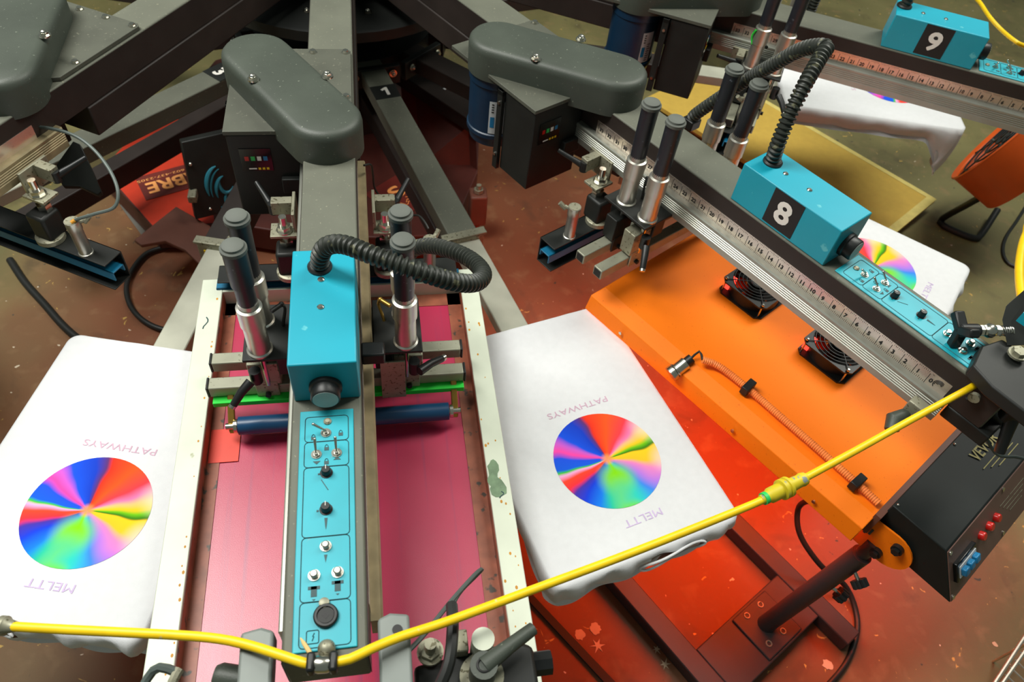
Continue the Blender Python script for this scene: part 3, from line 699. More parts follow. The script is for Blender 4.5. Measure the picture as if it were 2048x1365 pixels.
# ------------------------------------------------------------------ front screen clamps
def build_front(a0, label, kind):
    t = thing('screen_clamp', W(2.2, 0, .26, a0), a0, label, 'screen clamp', 'front screen clamps')
    def Q(r, s, h): return V((s, -(r - 2.2), .26 - h))
    if kind == 'A':
        for sg in (-1, 1):
            g = G().prism([Q(2.146, sg * .060, .04), Q(2.140, sg * .075, .04), Q(2.144, sg * .098, .04), Q(2.30, sg * .098, .04), Q(2.30, sg * .060, .04)], (0, 0, .03))
            sb = mk('side_bracket', g, mCasting, t, bevel=.004); mk('bracket_hole', G().cyl(Q(2.162, sg * .083, .0095), Q(2.162, sg * .083, .0085), .006, n=16), mInk, sb)
        mk('clamp_body', G().prism([Q(2.182, .10, .09), Q(2.165, .235, .09), Q(2.175, .255, .09), Q(2.30, .255, .09), Q(2.30, .10, .09)], (0, 0, -.06)), mBlack, t, bevel=.006)
        mk('clamp_body', G().prism([Q(2.20, -.10, .10), Q(2.20, -.22, .10), Q(2.30, -.22, .10), Q(2.30, -.10, .10)], (0, 0, -.06)), mBlack, t, bevel=.006)
        mk('bolt', G().cyl(Q(2.170, .122, .085), Q(2.170, .122, .08), .017, n=20).cyl(Q(2.170, .122, .08), Q(2.170, .122, .072), .013, n=6).cyl(Q(2.170, .122, .072), Q(2.170, .122, .05), .0075, n=12), mDull, t)
        mk('clamp_cylinder', G().cyl(Q(2.170, .188, .12), Q(2.170, .188, .055), .0145, n=24), mFrame, t)
        mk('hose_block', G().box(Q(2.150, .152, .07), Q(2.178, .170, .11)), mDull, t, bevel=.002)
        a = Q(2.205, .184, .055); e = Q(2.166, .252, .052)
        g = G().cyl(a - V((0, 0, .03)), a + V((0, 0, .012)), .017, n=20).tube([a + V((0, 0, .006)), (a + e) / 2 + V((0, 0, .006)), e], [.012, .0095, .0085], 12)
        lv = mk('clamp_lever', g, mCover, t); mk('washer', G().cyl(a - V((0, 0, .034)), a - V((0, 0, .03)), .028, n=28), mDull, lv); mk('lever_screw', G().torus(a + V((0, 0, .0125)), (0, 0, 1), .008, .0015), mInk, lv)
        g = G().tube(spline([Q(2.128, .152, .04), Q(2.16, .150, .03), Q(2.20, .142, .03), Q(2.225, .128, .04)]), .0075, 8); mk('lever_arm', g, mBlack, t)
        mk('knob', G().cyl(Q(2.19, .235, .12), Q(2.19, .28, .12), .016, n=8), mBlackPl, t)
        mk('grip', G().lathe(Q(2.185, -.085, .07), (-1, .25, .1), [(0, .012), (.004, .016), (.045, .016), (.052, .012)], 20), mCover, t)
        mk('nut', G().cyl(Q(2.215, -.11, .07), Q(2.215, -.11, .05), .016, n=6), mSteel, t)
        mk('hose_block', G().box(Q(2.185, -.155, .06), Q(2.22, -.125, .09)), mDull, t, bevel=.002)
        mk('clamp_cylinder', G().cyl(Q(2.215, -.19, .12), Q(2.215, -.19, .06), .017, n=20), mDull, t)
        g = G().tube(spline([Q(2.205, -.185, .06), Q(2.178, -.178, .05), Q(2.165, -.172, .05)]), .006, 8); mk('air_fitting', g, mDull, t)
        g = G().tube(spline([Q(2.168, -.175, .05), Q(2.160, -.195, .05), Q(2.168, -.21, .06), Q(2.2, -.222, .07), Q(2.27, -.225, .08)]), .0055, 8); mk('air_line', g, mGreyHose, t)
    else:
        # bracket seen from behind the arm end of head 8
        bk = mk('clamp_plate', G().prism([Q(2.118, -.056, -.002), Q(2.105, -.005, -.002), Q(2.118, .040, -.002), Q(2.30, .06, -.002), Q(2.30, -.075, -.002), Q(2.16, -.070, -.002)], (0, 0, .026)), mBlack, t, bevel=.003)
        mk('bolt', G().bolt(Q(2.150, .018, -.035), .011, dome=False), mDull, bk)
        iR = Matrix.Rotation(rad(-30), 3, 'Z')
        def qa(px, py, h): return iR @ (at(px, py, h) - W(2.2, 0, .26, 30))
        mk('side_plate', G().prism([qa(2004, 640, -.05), qa(2012, 612, -.06), qa(2060, 570, -.07), qa(2090, 690, -.03), qa(2014, 692, -.03)], iR @ W(0, .008, 0, 30) - iR @ W(0, 0, 0, 30)), mBlack, t, bevel=.002)
        mk('blue_edge', G().obox(qa(2052, 640, -.070), (.003, 0, 0), (0, .010, 0), (0, 0, .010)), mBlue, t)
        ax = (Q(2.10, .03, -.03) - Q(2.045, .0, -.03)); ax = V((.80, -.55, .0)).normalized()
        k0 = Q(2.068, -.012, -.035)
        g = G()
        for i in range(3):
            q = rad(i * 120 + 20); y = V((-ax.y, ax.x, 0)); z = V((0, 0, 1)); d = y * math.cos(q) + z * math.sin(q)
            g.obox(k0 + d * .016, d * .017, ax.cross(d) * .0075, ax * .009)
        g.cyl(k0 - ax * .006, k0 + ax * .030, .0115, n=16)
        kn = mk('lobed_knob', g, mBlackPl, t, bevel=.003)
        g = G().cyl(k0 + ax * .028, k0 + ax * .10, .005, n=10)
        for a_, b_ in ((.030, .036), (.038, .043), (.058, .066)): g.cyl(k0 + ax * a_, k0 + ax * b_, .0095, n=6)
        g.ball(k0 + ax * .050, .0125, 14)
        mk('adjusting_screw', g, mSteel, t)
        g = G().tube([k0 + ax * (.066 + .024 * i / 40) + V((-ax.y, ax.x, 0)) * (.0085 * math.cos(i * .95)) + V((0, 0, .0085 * math.sin(i * .95))) for i in range(41)], .0014, 6)
        mk('spring', g, mSteel, t)
        mk('rail_stop', G().box(Q(2.085, -.076, .075), Q(2.115, -.098, .10)), mDull, t, bevel=.002)
        a = Q(2.088, -.12, .11)
        mk('clamp_grip', G().tube([Q(2.095, -.095, .105), a, Q(2.098, -.135, .118)], [.010, .014, .012], 12), mCover, t)
        mk('end_block', G().box(Q(2.13, -.050, .076), Q(2.21, .05, .105)), mBlack, t, bevel=.003)
        a, e = qa(2030, 822, .03), qa(1999, 905, .10)
        lv = mk('clamp_lever', G().tube([a, a.lerp(e, .5), e], [.0125, .010, .0085], 12).cyl(a + V((0, 0, .01)), a - V((0, 0, .02)), .016, n=16), mBlackPl, t); mk('lever_screw', G().cyl(e, e + V((0, 0, .009)), .005, n=12), mSteel, lv)
        mk('washer', G().cyl(a + V((0, 0, .012)), a + V((0, 0, .018)), .020, n=20), mDull, t)
        mk('strut', G().tube([qa(1945, 790, .03), qa(1975, 820, .06), qa(2015, 860, .09)], [.012, .009, .007], 10), mBlack, t)
        mk('pivot_pin', G().cyl(qa(1950, 793, .02), qa(1947, 798, .02), .009, n=16), mDull, t)
        g = G().tube(spline([qa(1962, 800, .03), qa(1964, 840, .07), qa(1976, 884, .11), qa(1998, 912, .13), qa(2030, 914, .13), qa(2075, 925, .13)]), .0030, 8); mk('air_line', g, mGreyHose, t)
    return t
build_front(0, 'front screen clamp with grey side brackets and black lever at the bottom edge', 'A')
build_front(30, 'front screen clamp with lobed knob and spring at the end of head number 8', '8')

# ------------------------------------------------------------------ screen
sc = thing('printing_screen', W(1.75, 0, .30), 0, 'white aluminium screen frame with pink mesh under the unnumbered head', 'screen')
def SQ(r, s, h): return V((s, -(r - 1.75), .30 - h))
bars = [((1.315, -.280), (2.21, -.238)), ((1.315, .250), (2.21, .288)), ((1.315, -.238), (1.352, .25)), ((2.172, -.238), (2.21, .25))]
g = G()
for (r0, s0), (r1, s1) in bars: g.box(SQ(r0, s0, .262), SQ(r1, s1, .300))
mk('frame', g, mFrame, sc, bevel=.0015)
mk('mesh', G().box(SQ(1.34, -.245, .300), SQ(2.185, .257, .3015)), mMesh, sc)
g = G().box(SQ(1.352, -.238, .2985), SQ(2.172, -.216, .2999)).box(SQ(1.352, .222, .2985), SQ(2.172, .25, .2999)).box(SQ(1.352, -.238, .2985), SQ(1.385, .25, .2998))
g.box(SQ(1.352, -.2378, .268), SQ(2.172, -.2372, .2985)).box(SQ(1.352, .2494, .268), SQ(2.172, .2499, .2985))
mk('edge_tape', g, mTape, sc)
mk('tape_patch', G().box(SQ(1.665, -.236, .2975), SQ(1.735, -.184, .2984)), mRedTape, sc, label='red tape patch')
g = G()
for r, s, w, d in ((1.815, .262, .010, .020), (1.850, .266, .014, .022), (1.838, .255, .006, .012)):
    rr_ = [.75 + .4 * random.random() for _ in range(13)]
    g.prism([SQ(r + d * rr_[i] * math.cos(6.2832 * i / 13), s + w * rr_[i] * math.sin(6.2832 * i / 13), .2618 - .0003 * w * 100) for i in range(13)], (0, 0, -.0001))
mk('green_stain', g, mPaint, sc)
g = G()
for k in range(46):
    sg = random.choice((-1, 1)); r = random.uniform(1.36, 2.15); s = random.uniform(.242, .249) if sg < 0 else random.uniform(.253, .28)
    R = random.uniform(.0010, .0024); g.prism([SQ(r + R * 1.5 * math.cos(t), sg * s + R * math.sin(t), .2618) for t in [i * math.pi / 3 for i in range(6)]], (0, 0, -.0002))
mk('ink_spots', g, mStain, sc, kind='stuff')
g = G()
for r, s, l in ((1.42, -.262, .03), (2.12, .262, .02), (1.86, .27, .012)): g.tube([SQ(r + l * i / 5, s + .004 * math.sin(i), .2618) for i in range(6)], .0012, 5)
mk('ink_streaks', g, mInkSoft, sc)

# ------------------------------------------------------------------ shirts
def shirt(a0, label, front=.07, side=.05, hole=None, extra=0, seed=1, plain=False):
    rnd = random.Random(seed)
    t = thing('t_shirt', W(1.75, .015, .357, a0), a0, label, 'shirt', 'white shirts on the pallets')
    S0, S1, R0_, R1_ = -.182, .212, 1.458, 2.034
    def Q(r, s, h): return V((s - .015, -(r - 1.75), -h))
    c = .022; P = []
    def edge(n, f):
        for k in range(n): P.append(f(k / n))
    edge(40, lambda u: (R1_, S0 + c + (S1 - S0 - 2 * c) * u, 'f')); edge(6, lambda u: (R1_ - c + c * math.cos(u * math.pi / 2), S1 - c + c * math.sin(u * math.pi / 2), 'f'))
    edge(44, lambda u: (R1_ - c - (R1_ - R0_ - 2 * c) * u, S1, 's')); edge(6, lambda u: (R0_ + c - c * math.sin(u * math.pi / 2), S1 - c + c * math.cos(u * math.pi / 2), 'b'))
    edge(30, lambda u: (R0_, S1 - c - (S1 - S0 - 2 * c) * u, 'b')); edge(6, lambda u: (R0_ + c - c * math.cos(u * math.pi / 2), S0 + c - c * math.sin(u * math.pi / 2), 'b'))
    edge(44, lambda u: (R0_ + c + (R1_ - R0_ - 2 * c) * u, S0, 's')); edge(6, lambda u: (R1_ - c + c * math.sin(u * math.pi / 2), S0 + c - c * math.cos(u * math.pi / 2), 'f'))
    n = len(P); mr, ms = (R0_ + R1_) / 2, (S0 + S1) / 2
    ph = [rnd.uniform(0, 6.28) for _ in range(6)]
    def drop(i):
        r, s, k = P[i]; f = i / n * 2 * math.pi
        wv = .5 + .5 * math.sin(9 * f + ph[0]) * math.sin(5 * f + ph[1])
        fr = max(0, min(1, (r - (R1_ - .10)) / .10)); 
        d = side + (front - side) * fr * fr * (3 - 2 * fr) + .018 * wv * (0.4 + .6 * fr)
        if extra: d += extra * max(0, 1 - abs(s - S0 - .03) / .13) * fr
        return d * (.55 if k == 'b' else 1)
    V_, F = [], []
    for sc_ in (.25, .6, .9, .975, 1.0):
        for r, s, k in P: V_.append(Q(mr + (r - mr) * sc_, ms + (s - ms) * sc_, 0 if sc_ < 1 else .0016))
    rows = 7
    for j in range(1, rows + 1):
        u = j / rows
        for i, (r, s, k) in enumerate(P):
            d = drop(i); f = i / n * 2 * math.pi
            nr, ns = (r - mr), (s - ms); fr = 1 if k == 'f' else .25
            o = .005 * min(1, u * 4) + u * (1 - u * .7) * (.012 + .016 * fr * math.sin(17 * f + ph[2] + u * 2) + .010 * fr * math.sin(31 * f + ph[3] - u * 3)) 
            o -= .02 * u * u
            dr = (1 if k == 'f' else (-1 if k == 'b' else 0)); ds = (0 if k in 'fb' else (1 if s > ms else -1))
            V_.append(Q(r + dr * o, s + ds * o, .003 + d * u + .003 * fr * math.sin(23 * f + ph[4] + u * 5) * u))
    nr = 5 + rows
    hole_rng = None
    for j in range(nr - 1):
        for i in range(n):
            i2 = (i + 1) % n
            if hole and j - 4 in (1, 2, 3) and P[i][2] == 'f':
                u = (P[i][1] - S0) / (S1 - S0); w = {1: .8, 2: 1.0, 3: .7}[j - 4]
                if abs(u - hole[0]) < hole[1] * w: continue
            F.append([j * n + i, j * n + i2, (j + 1) * n + i2, (j + 1) * n + i])
    F.append(list(range(n)))
    sm = mk('cloth', G().add(V_, F), mCloth, t, ang=80)
    # gathered underside / back layer
    V2, F2 = [], []
    for j in range(4):
        u = j / 3
        for i, (r, s, k) in enumerate(P):
            dr = (1 if k == 'f' else (-1 if k == 'b' else 0)); ds = (0 if k in 'fb' else (1 if s > ms else -1)); f = i / n * 6.283
            d = drop(i) * (1.0 - .25 * u) ; o = -.004 - .03 * u + .004 * math.sin(13 * f + j)
            V2.append(Q(r + dr * o, s + ds * o, .012 + d * (1 - .3 * u)))
    for j in range(3):
        for i in range(n): F2.append([j * n + i, j * n + (i + 1) % n, (j + 1) * n + (i + 1) % n, (j + 1) * n + i])
    mk('back_layer', G().add(V2, F2), mCloth, t, ang=80)
    if hole:
        s = S0 + (S1 - S0) * hole[0]; hw = (S1 - S0) * hole[1]
        g = G(); pts = [Q(R1_ + .008 + .003 * math.sin(3 * t_ + 1), s + hw * 1.02 * math.cos(t_), .003 + front * .40 + front * .2 * math.sin(t_) - .008 * math.cos(t_)) for t_ in [2 * math.pi * i / 40 for i in range(40)]]
        mk('hem', g.tube(pts, .0026, 8, closed=True), mCloth, t)
    if not plain:
        g = G(); N = 64; cc = Q(1.83, .03, -.0006)
        vs = [cc] + [cc + V((R * math.sin(2 * math.pi * i / N), R * math.cos(2 * math.pi * i / N), 0)) for R in (.05, .107) for i in range(N)]
        fs = [[0, 1 + i, 1 + (i + 1) % N] for i in range(N)] + [[1 + i, 1 + N + i, 1 + N + (i + 1) % N, 1 + (i + 1) % N] for i in range(N)]
        mk('wheel_print', g.add(vs, fs), mWheel, t, loc=cc)
        g = G(); text(g, 'PATHWAYS', Q(1.700, .029, -.0002), (-1, 0, 0), (0, -1, 0), .0135, .137); mk('print_lettering', g, mFaint, t)
        g = G(); text(g, 'MELTT', Q(1.966, .034, -.0002), (-1, 0, 0), (0, -1, 0), .0145, .080); mk('print_lettering', g, mFaint2, t)
    return t
shirt(-15, 'white shirt with colour wheel print on the pallet left of the pink screen', hole=(.27, .20), front=.065, seed=3)
shirt(15, 'white shirt with colour wheel print between the pink screen and the orange dryer', hole=(.62, .17), front=.068, seed=5)
shirt(45, 'white shirt with colour wheel print behind head number 8', front=.06, seed=8)
shirt(75, 'white shirt with hanging sleeve behind the conduit, below head number 9', front=.06, side=.05, extra=.12, seed=11)
shirt(105, 'white shirt behind head number 9 at the top edge', front=.06, seed=13)

# ------------------------------------------------------------------ flash dryer
fd = thing('flash_dryer', W(2.17, -.19, .85, 30), 32, 'orange flash dryer with two black fans and black control housing, on a dark floor stand', 'dryer')
_inv = Matrix.Translation(-fd.location)
_R = Matrix.Rotation(rad(-32), 4, 'Z')
def D(r, s, h):                  # head-8 style coordinates (rotated 2 degrees more) -> local
    v = _R @ (_inv @ W(r, s, h, 30)); return v
def wl(p): return _R @ (_inv @ p)
hx = (D(2, 0, 0) - D(1, 0, 0)).normalized(); hy = (D(1, 1, 0) - D(1, 0, 0)).normalized()
def dv(r, s, h): return V((0, 0, 0)) + _R @ (_inv @ W(1.462, -.174, h, 30)) + V((s * 1.0, -r * 1.0, 0)) # origin at back-left top corner, axes along dryer
Lh, Wh = .712, .46
def hood(x0, x1, y0, y1, h): return [dv(x0, y0, h), dv(x1, y0, h), dv(x1, y1, h), dv(x0, y1, h)]
g = G(); r1 = hood(0, Lh, 0, Wh, .300); r2 = hood(-.008, Lh, -.034, Wh + .034, .312); r3 = hood(-.012, Lh, -.040, Wh + .04, .355); r4 = hood(-.006, Lh - .006, -.034, Wh + .034, .355); r5 = hood(0, Lh - .01, -.028, Wh + .028, .32)
vs = r1 + r2 + r3 + r4 + r5
fs = [[0, 1, 2, 3]] + [[k * 4 + i, k * 4 + (i + 1) % 4, (k + 1) * 4 + (i + 1) % 4, (k + 1) * 4 + i] for k in range(4) for i in range(4)] + [[16, 17, 18, 19]]
hd = mk('hood', g.add(vs, fs), mOrange, fd, bevel=.0015, ang=12)
mk('heating_panel', G().prism([dv(.03, -.005, .344), dv(Lh - .05, -.005, .344), dv(Lh - .05, Wh + .005, .344), dv(.03, Wh + .005, .344)], (0, 0, .004)), mHeat, fd)
for x, y in ((.10, -.041), (.42, -.041), (.62, -.041)): mk('screw', G().cyl(dv(x, y, .335), dv(x, y - .003, .335), .004, n=10), mSteel, hd)
def fan(x, y, lit):
    f = mk('cooling_fan', G(), mBlackPl, fd) if False else None
    c = dv(x, y, .300); X = V((0, -1, 0)); Y = V((1, 0, 0)); Z = V((0, 0, 1)); h2 = .060
    g = G()
    for z0 in (.0, .034):
        N = 28; out = []; 
        def rp(k, sq):
            a = 2 * math.pi * k / N
            if sq:
                q = max(abs(math.cos(a)), abs(math.sin(a))); e = min(1 / q, 1.30); return c + (X * math.cos(a) + Y * math.sin(a)) * (h2 * e)
            return c + (X * math.cos(a) + Y * math.sin(a)) * .0565
        vs = [rp(k, True) + Z * z0 for k in range(N)] + [rp(k, False) + Z * z0 for k in range(N)] + [rp(k, True) + Z * (z0 + .004) for k in range(N)] + [rp(k, False) + Z * (z0 + .004) for k in range(N)]
        fs = []
        for k in range(N):
            j = (k + 1) % N
            fs += [[k, j, N + j, N + k], [2 * N + k, 2 * N + j, 3 * N + j, 3 * N + k], [k, j, 2 * N + j, 2 * N + k], [N + k, N + j, 3 * N + j, 3 * N + k]]
        g.add(vs, fs)
    N = 36
    g.lathe(c, Z, [(.0, .0575), (.038, .0575), (.038, .0560), (.0, .0560), (0, .0575)], N, cap=False)
    ff = mk('cooling_fan', g, mBlackPl, fd, ang=30)
    mk('fan_hub', G().lathe(c, Z, [(.006, .022), (.030, .022), (.033, .018)], 24), mBlackPl, ff)
    for k in range(5):
        a0 = 2 * math.pi * k / 5; vs = []
        for i in range(5):
            a = a0 + i * .19
            for R, zz in ((.021, 0), (.054, .004)):
                vs.append(c + (X * math.cos(a) + Y * math.sin(a)) * R + Z * (.010 + .018 * i / 4 + zz * 0))
        mk('fan_blade', G().add(vs, [[2 * i, 2 * i + 1, 2 * i + 3, 2 * i + 2] for i in range(4)]), mBlackPl, ff)
    gd = G()
    for R in (.018, .027, .036, .045, .054): gd.torus(c + Z * .041, Z, R, .0011, 36, 6)
    for k in range(4):
        a = math.pi / 4 + k * math.pi / 2; d = X * math.cos(a) + Y * math.sin(a); gd.cyl(c + Z * .0405 + d * .012, c + Z * .0405 + d * .072, .0012, n=6)
    gd.cyl(c + Z * .039, c + Z * .042, .016, n=20)
    mk('fan_guard', gd, mBlackPl, ff)
    for k in range(4):
        a = math.pi / 4 + k * math.pi / 2; d = (X * math.cos(a) + Y * math.sin(a)) * .072
        mk('fan_screw', G().cyl(c + Z * .003 + d, c + Z * .044 + d, .0018, n=8).lathe(c + Z * .041 + d, Z, [(0, .0042), (.002, .004), (.0035, .002)], 10), mSteel, ff)
    if lit: mk('glow_gap', G().obox(c + X * -.05 + Y * -.028 + Z * .012, X * .007, Y * .014, Z * .012), mLit, ff); mk('glow_gap', G().obox(c + X * .030 + Y * .046 + Z * .030, X * .008, Y * .005, Z * .004), mLit, ff)
fan(.218, .266, True); fan(.44, .266, True)
# control housing
bx0 = Lh + .008; bx1 = Lh + .118
g = G(); y0, y1 = .018, .46
top = [dv(bx0, y0, .268), dv(bx1, y0, .270), dv(bx1, y1, .270), dv(bx0, y1, .268)]
bot = [dv(bx0, y0, .372), dv(bx1 + .068, y0, .374), dv(bx1 + .068, y1, .374), dv(bx0, y1, .372)]
ho = mk('control_housing', G().add(top + bot, [[0, 1, 2, 3], [4, 5, 6, 7], [0, 1, 5, 4], [2, 3, 7, 6], [3, 0, 4, 7], [1, 2, 6, 5]]), mDryerBlk, fd, bevel=.002)
fn = (top[1] - bot[1]).cross(top[2] - top[1]).normalized()
if fn.y > 0: fn = -fn
def fp(u, v): return top[1].lerp(top[2], u).lerp(bot[1].lerp(bot[2], u), v)
fa = mk('fascia', G().prism([fp(.004, .03), fp(.996, .03), fp(.996, .98), fp(.004, .98)], fn * .002), mDryerFront, fd)
fy = (top[1] - bot[1]).normalized(); fx = (top[2] - top[1]).normalized()
for u in (.265, .335, .40): mk('indicator', G().lathe(fp(u, .40), fn, [(0, .0085), (.010, .0085), (.012, .007)], 16), mRedPl, fa)
sw = mk('breaker', G().obox(fp(.115, .50) + fn * .004, fx * .036, fy * .022, fn * .006), mScreenBlk, fa, bevel=.002)
mk('breaker_face', G().obox(fp(.115, .50) + fn * .0105, fx * .030, fy * .013, fn * .001), mLabel, sw)
for k in (-1, 0, 1): mk('breaker_switch', G().obox(fp(.115 + k * .045, .50) + fn * .016, fx * .0075, fy * .008, fn * .005), mBlueKnob, sw, bevel=.002)
for u, v in ((.02, .08), (.02, .93), (.48, .07), (.47, .9)): mk('screw', G().cyl(fp(u, v), fp(u, v) + fn * .004, .0045, n=10), mSteel, fa)
g = G()
for k in range(4): g.obox(fp(.56 + .012 * k, .32 + .1 * k) + fn * .0026, fx * (.05 - .008 * k), fy * .0008, fn * .0002)
mk('fascia_print', g, mDull, fa)
mk('rocker_switch', G().obox(fp(.80, .45) + fn * .006, fx * .018, fy * .012, fn * .006), mRedPl, fa, bevel=.002)
tn = (top[1] - top[0]).cross(top[2] - top[1]).normalized(); 
tc_ = wl(at(1968, 894, .2675))
g = G(); text(g, 'VEVOR', tc_ + V((0, 0, .0006)), fx, (top[0] - top[1]).normalized(), .021, .088, lift=.0006, bold=.0005)
for k in range(3): g.obox(tc_ + (top[1] - top[0]).normalized() * (.024 + .008 * k) + fx * (.012 * k) + V((0, 0, .0012)), fx * (.05 - .005 * k), (top[1] - top[0]).normalized() * .0008, V((0, 0, .0002)))
mk('brand_print', g, M('gold print', (150, 140, 80), .6), ho)
for u in (.02, .5): mk('screw', G().ball(top[0].lerp(top[3], u) + V((0, -.006, .001)), .003, 8), mSteel, ho)
mk('end_gasket', G().prism([dv(Lh - .002, -.005, .290), dv(Lh + .010, -.005, .290), dv(Lh + .010, .46, .275), dv(Lh - .002, .46, .275)], (0, 0, -.06)), mRust, fd)
# pivot bracket
pts = []
for k in range(13):
    a = rad(-90 + 180 * k / 12); pts.append(dv(Lh + .052 + .047 * math.cos(a), .010, .358 - .047 * math.sin(a)))
pts += [dv(Lh - .03, .010, .318), dv(Lh - .03, .010, .405)]
pv = mk('pivot_bracket', G().prism(pts, (-.004, 0, 0)), mOrange, fd)
for x, hh in ((.065, .335), (.045, .383)): mk('pivot_bolt', G().cyl(dv(Lh + x, .006, hh), dv(Lh + x, -.003, hh), .011, n=16).cyl(dv(Lh + x, -.003, hh), dv(Lh + x, -.009, hh), .008, n=6), mBlackPl, pv)
g = G()
for k in range(5): g.obox(dv(Lh - .018 + .008 * k, .0045, .350 + .006 * (k % 2)), (.0004, 0, 0), (0, .0022, 0), (0, 0, .009))
mk('scuff_marks', g, mInkSoft, pv)
# stand
pb, pt = wl(at(1529, 1251, .808)), wl(at(1724, 1109, .43))
ps = mk('post', G().tube([pb, pt], .0205, 24).tube([pt, pt + (pt - pb).normalized() * .001], .017, 24), mBase, fd)
mk('inner_post', G().tube([pt, pt + V((.0, -.0, .055))], .014, 20), mBase, fd)
def ft_(r0, r1, s0, s1, h0, h1, name): return mk(name, G().add([D(r, s, h) for r in (r0, r1) for s in (s0, s1) for h in (h0, h1)], [(0, 1, 3, 2), (4, 6, 7, 5), (0, 4, 5, 1), (2, 3, 7, 6), (0, 2, 6, 4), (1, 5, 7, 3)]), mBase, fd, bevel=.003)
ft_(1.62, 2.322, -.070, -.022, .805, .848, 'stand_foot')
ft_(1.62, 2.30, -.416, -.366, .805, .848, 'stand_foot')
ft_(2.112, 2.238, -.366, -.07, .806, .846, 'stand_crossbar')
bp = ft_(2.118, 2.232, -.25, -.13, .800, .806, 'post_flange')
for px in ((1494, 1232), (1521, 1210), (1566, 1263), (1538, 1288)):
    p = wl(at(*px, .7995)); mk('flange_hole', G().torus(p, (0, 0, 1), .0062, .0018, 18, 6), mDull, bp)
for px, f_ in (((1676, 1186), .66), ((1716, 1160), .90)):
    p = pb.lerp(pt, f_); e = wl(at(px[0], px[1], .81 + (.43 - .81) * f_ + .012)); d = (e - p).normalized(); e = p + d * max(.034, (e - p).length)
    kb = mk('clamp_screw', G().cyl(p, e, .004, n=10), mSteel, ps)
    g = G()
    for k in range(8):
        a = k * math.pi / 4; x_, y_, _ = basis(d); g.cyl(e + (x_ * math.cos(a) + y_ * math.sin(a)) * .0115, e + (x_ * math.cos(a) + y_ * math.sin(a)) * .0115 + d * .016, .0048, n=8)
    g.cyl(e, e + d * .016, .013, n=20); mk('clamp_knob', g, mBlackPl, ps)
# sensor and spiral sleeve along the hood edge
pp = [wl(at(x, y, hh)) for x, y, hh in ((1405, 720, .280), (1438, 733, .286), (1495, 777, .288), (1560, 833, .288), (1640, 902, .288), (1713, 967, .288), (1758, 1008, .288))]
path = resample(spline(pp), .0011)
mk('spiral_sleeve', G().tube(path, [.0072 + .0006 * math.sin(2 * math.pi * i / 4) for i in range(len(path))], 12), mOrangeLt, fd)
for i in (2, 5):
    d = (pp[i] - pp[i - 1]).normalized(); sd = V((-d.y, d.x, 0))
    mk('cable_clip', G().obox(pp[i] + V((0, 0, .003)), d * .008, sd * .017, V((0, 0, .010))), mBlackPl, fd, bevel=.0015)
s0, s1 = wl(at(1341, 750, .318)), wl(at(1377, 722, .296)); dd = (s1 - s0).normalized()
se = mk('sensor', G().cyl(s0, s0 + dd * .010, .0175, n=20).cyl(s0 + dd * .010, s0 + dd * .036, .0145, n=20).torus(s0 + dd * .014, dd, .0155, .0025).cyl(s0 + dd * .036, s0 + dd * .040, .0150, n=20), mSteel, fd)
mk('sensor_plug', G().cyl(s0 + dd * .040, s0 + dd * .056, .0105, n=16), mBlackPl, se)
mk('sensor_lead', G().tube(spline([s0 + dd * .05, (s0 + dd * .075) + V((0, 0, .005)), pp[0]]), .0026, 8), mRubber, fd)
# mains cord of the dryer
pc = [at(1640, 1010, .55), at(1615, 1003, .62), at(1596, 1020, .68), at(1600, 1070, .72), at(1640, 1130, .76), at(1690, 1172, .82), at(1712, 1225, .843), at(1712, 1275, .843), at(1690, 1330, .843), at(1640, 1390, .843)]
tag(mk('power_cord', G().tube(spline(pc), .0068, 10), mRubber), 'thick dark mains cord looping from the orange dryer past its stand to the bottom edge', 'cord')

# ------------------------------------------------------------------ hoses and conduits
def conduit(pts, label, r=.0125):
    path = resample(spline(pts, .004), .0022)
    o = mk('cable_conduit', G().tube(path, [r + .0019 * (1 if i % 4 in (0, 1) else -1) for i in range(len(path))], 18), mHose, ang=50)
    tag(o, label, 'conduit', 'corrugated conduits'); return o
def head_pts(l, a0): return [W(r, s, h, a0) for r, s, h in l]
c = conduit([W(1.641, -.004, -.080), at(641, 512, -.115), at(655, 492, -.14), at(690, 490, -.155), at(752, 513, -.16), at(830, 540, -.15), at(905, 563, -.12), at(950, 566, -.09), at(966, 548, -.07), at(945, 522, -.05), at(905, 502, -.03), at(862, 492, 0), at(830, 497, .03), at(815, 512, .07)], 'corrugated conduit looping from the unnumbered cyan box over its carriage')
mk('conduit_gland', G().lathe(W(1.641, -.004, -.0842), (0, 0, 1), [(0, .0185), (.003, .0185), (.006, .016)], 24), mRubber, c)
c = conduit([W(1.631, .004, -.080, 30), at(1555, 290, -.125), at(1580, 228, -.18), at(1612, 165, -.225), at(1642, 112, -.25), at(1652, 97, -.255), at(1640, 92, -.25), at(1600, 100, -.22), at(1545, 130, -.16), at(1490, 162, -.09), at(1440, 195, -.03), at(1395, 226, .03), at(1385, 236, .05)], 'corrugated conduit arching high from the cyan box number 8')
mk('conduit_gland', G().lathe(W(1.631, .004, -.0842, 30), (0, 0, 1), [(0, .0185), (.003, .0185), (.006, .016)], 24), mRubber, c)
p = at(1385, 236, .05); mk('conduit_fitting', G().obox(p - V((0, 0, .012)), (.014, .008, 0), (-.008, .014, 0), (0, 0, .012)), mBlackPl, c, bevel=.003)
c = conduit([W(1.62, .010, -.080, 60), W(1.62, .012, -.12, 60), W(1.60, .03, -.17, 60), W(1.54, .08, -.2, 60), W(1.46, .12, -.15, 60), W(1.42, .13, -.02, 60), W(1.42, .13, .08, 60)], 'corrugated conduit on the cyan box number 9, cut off by the top edge')
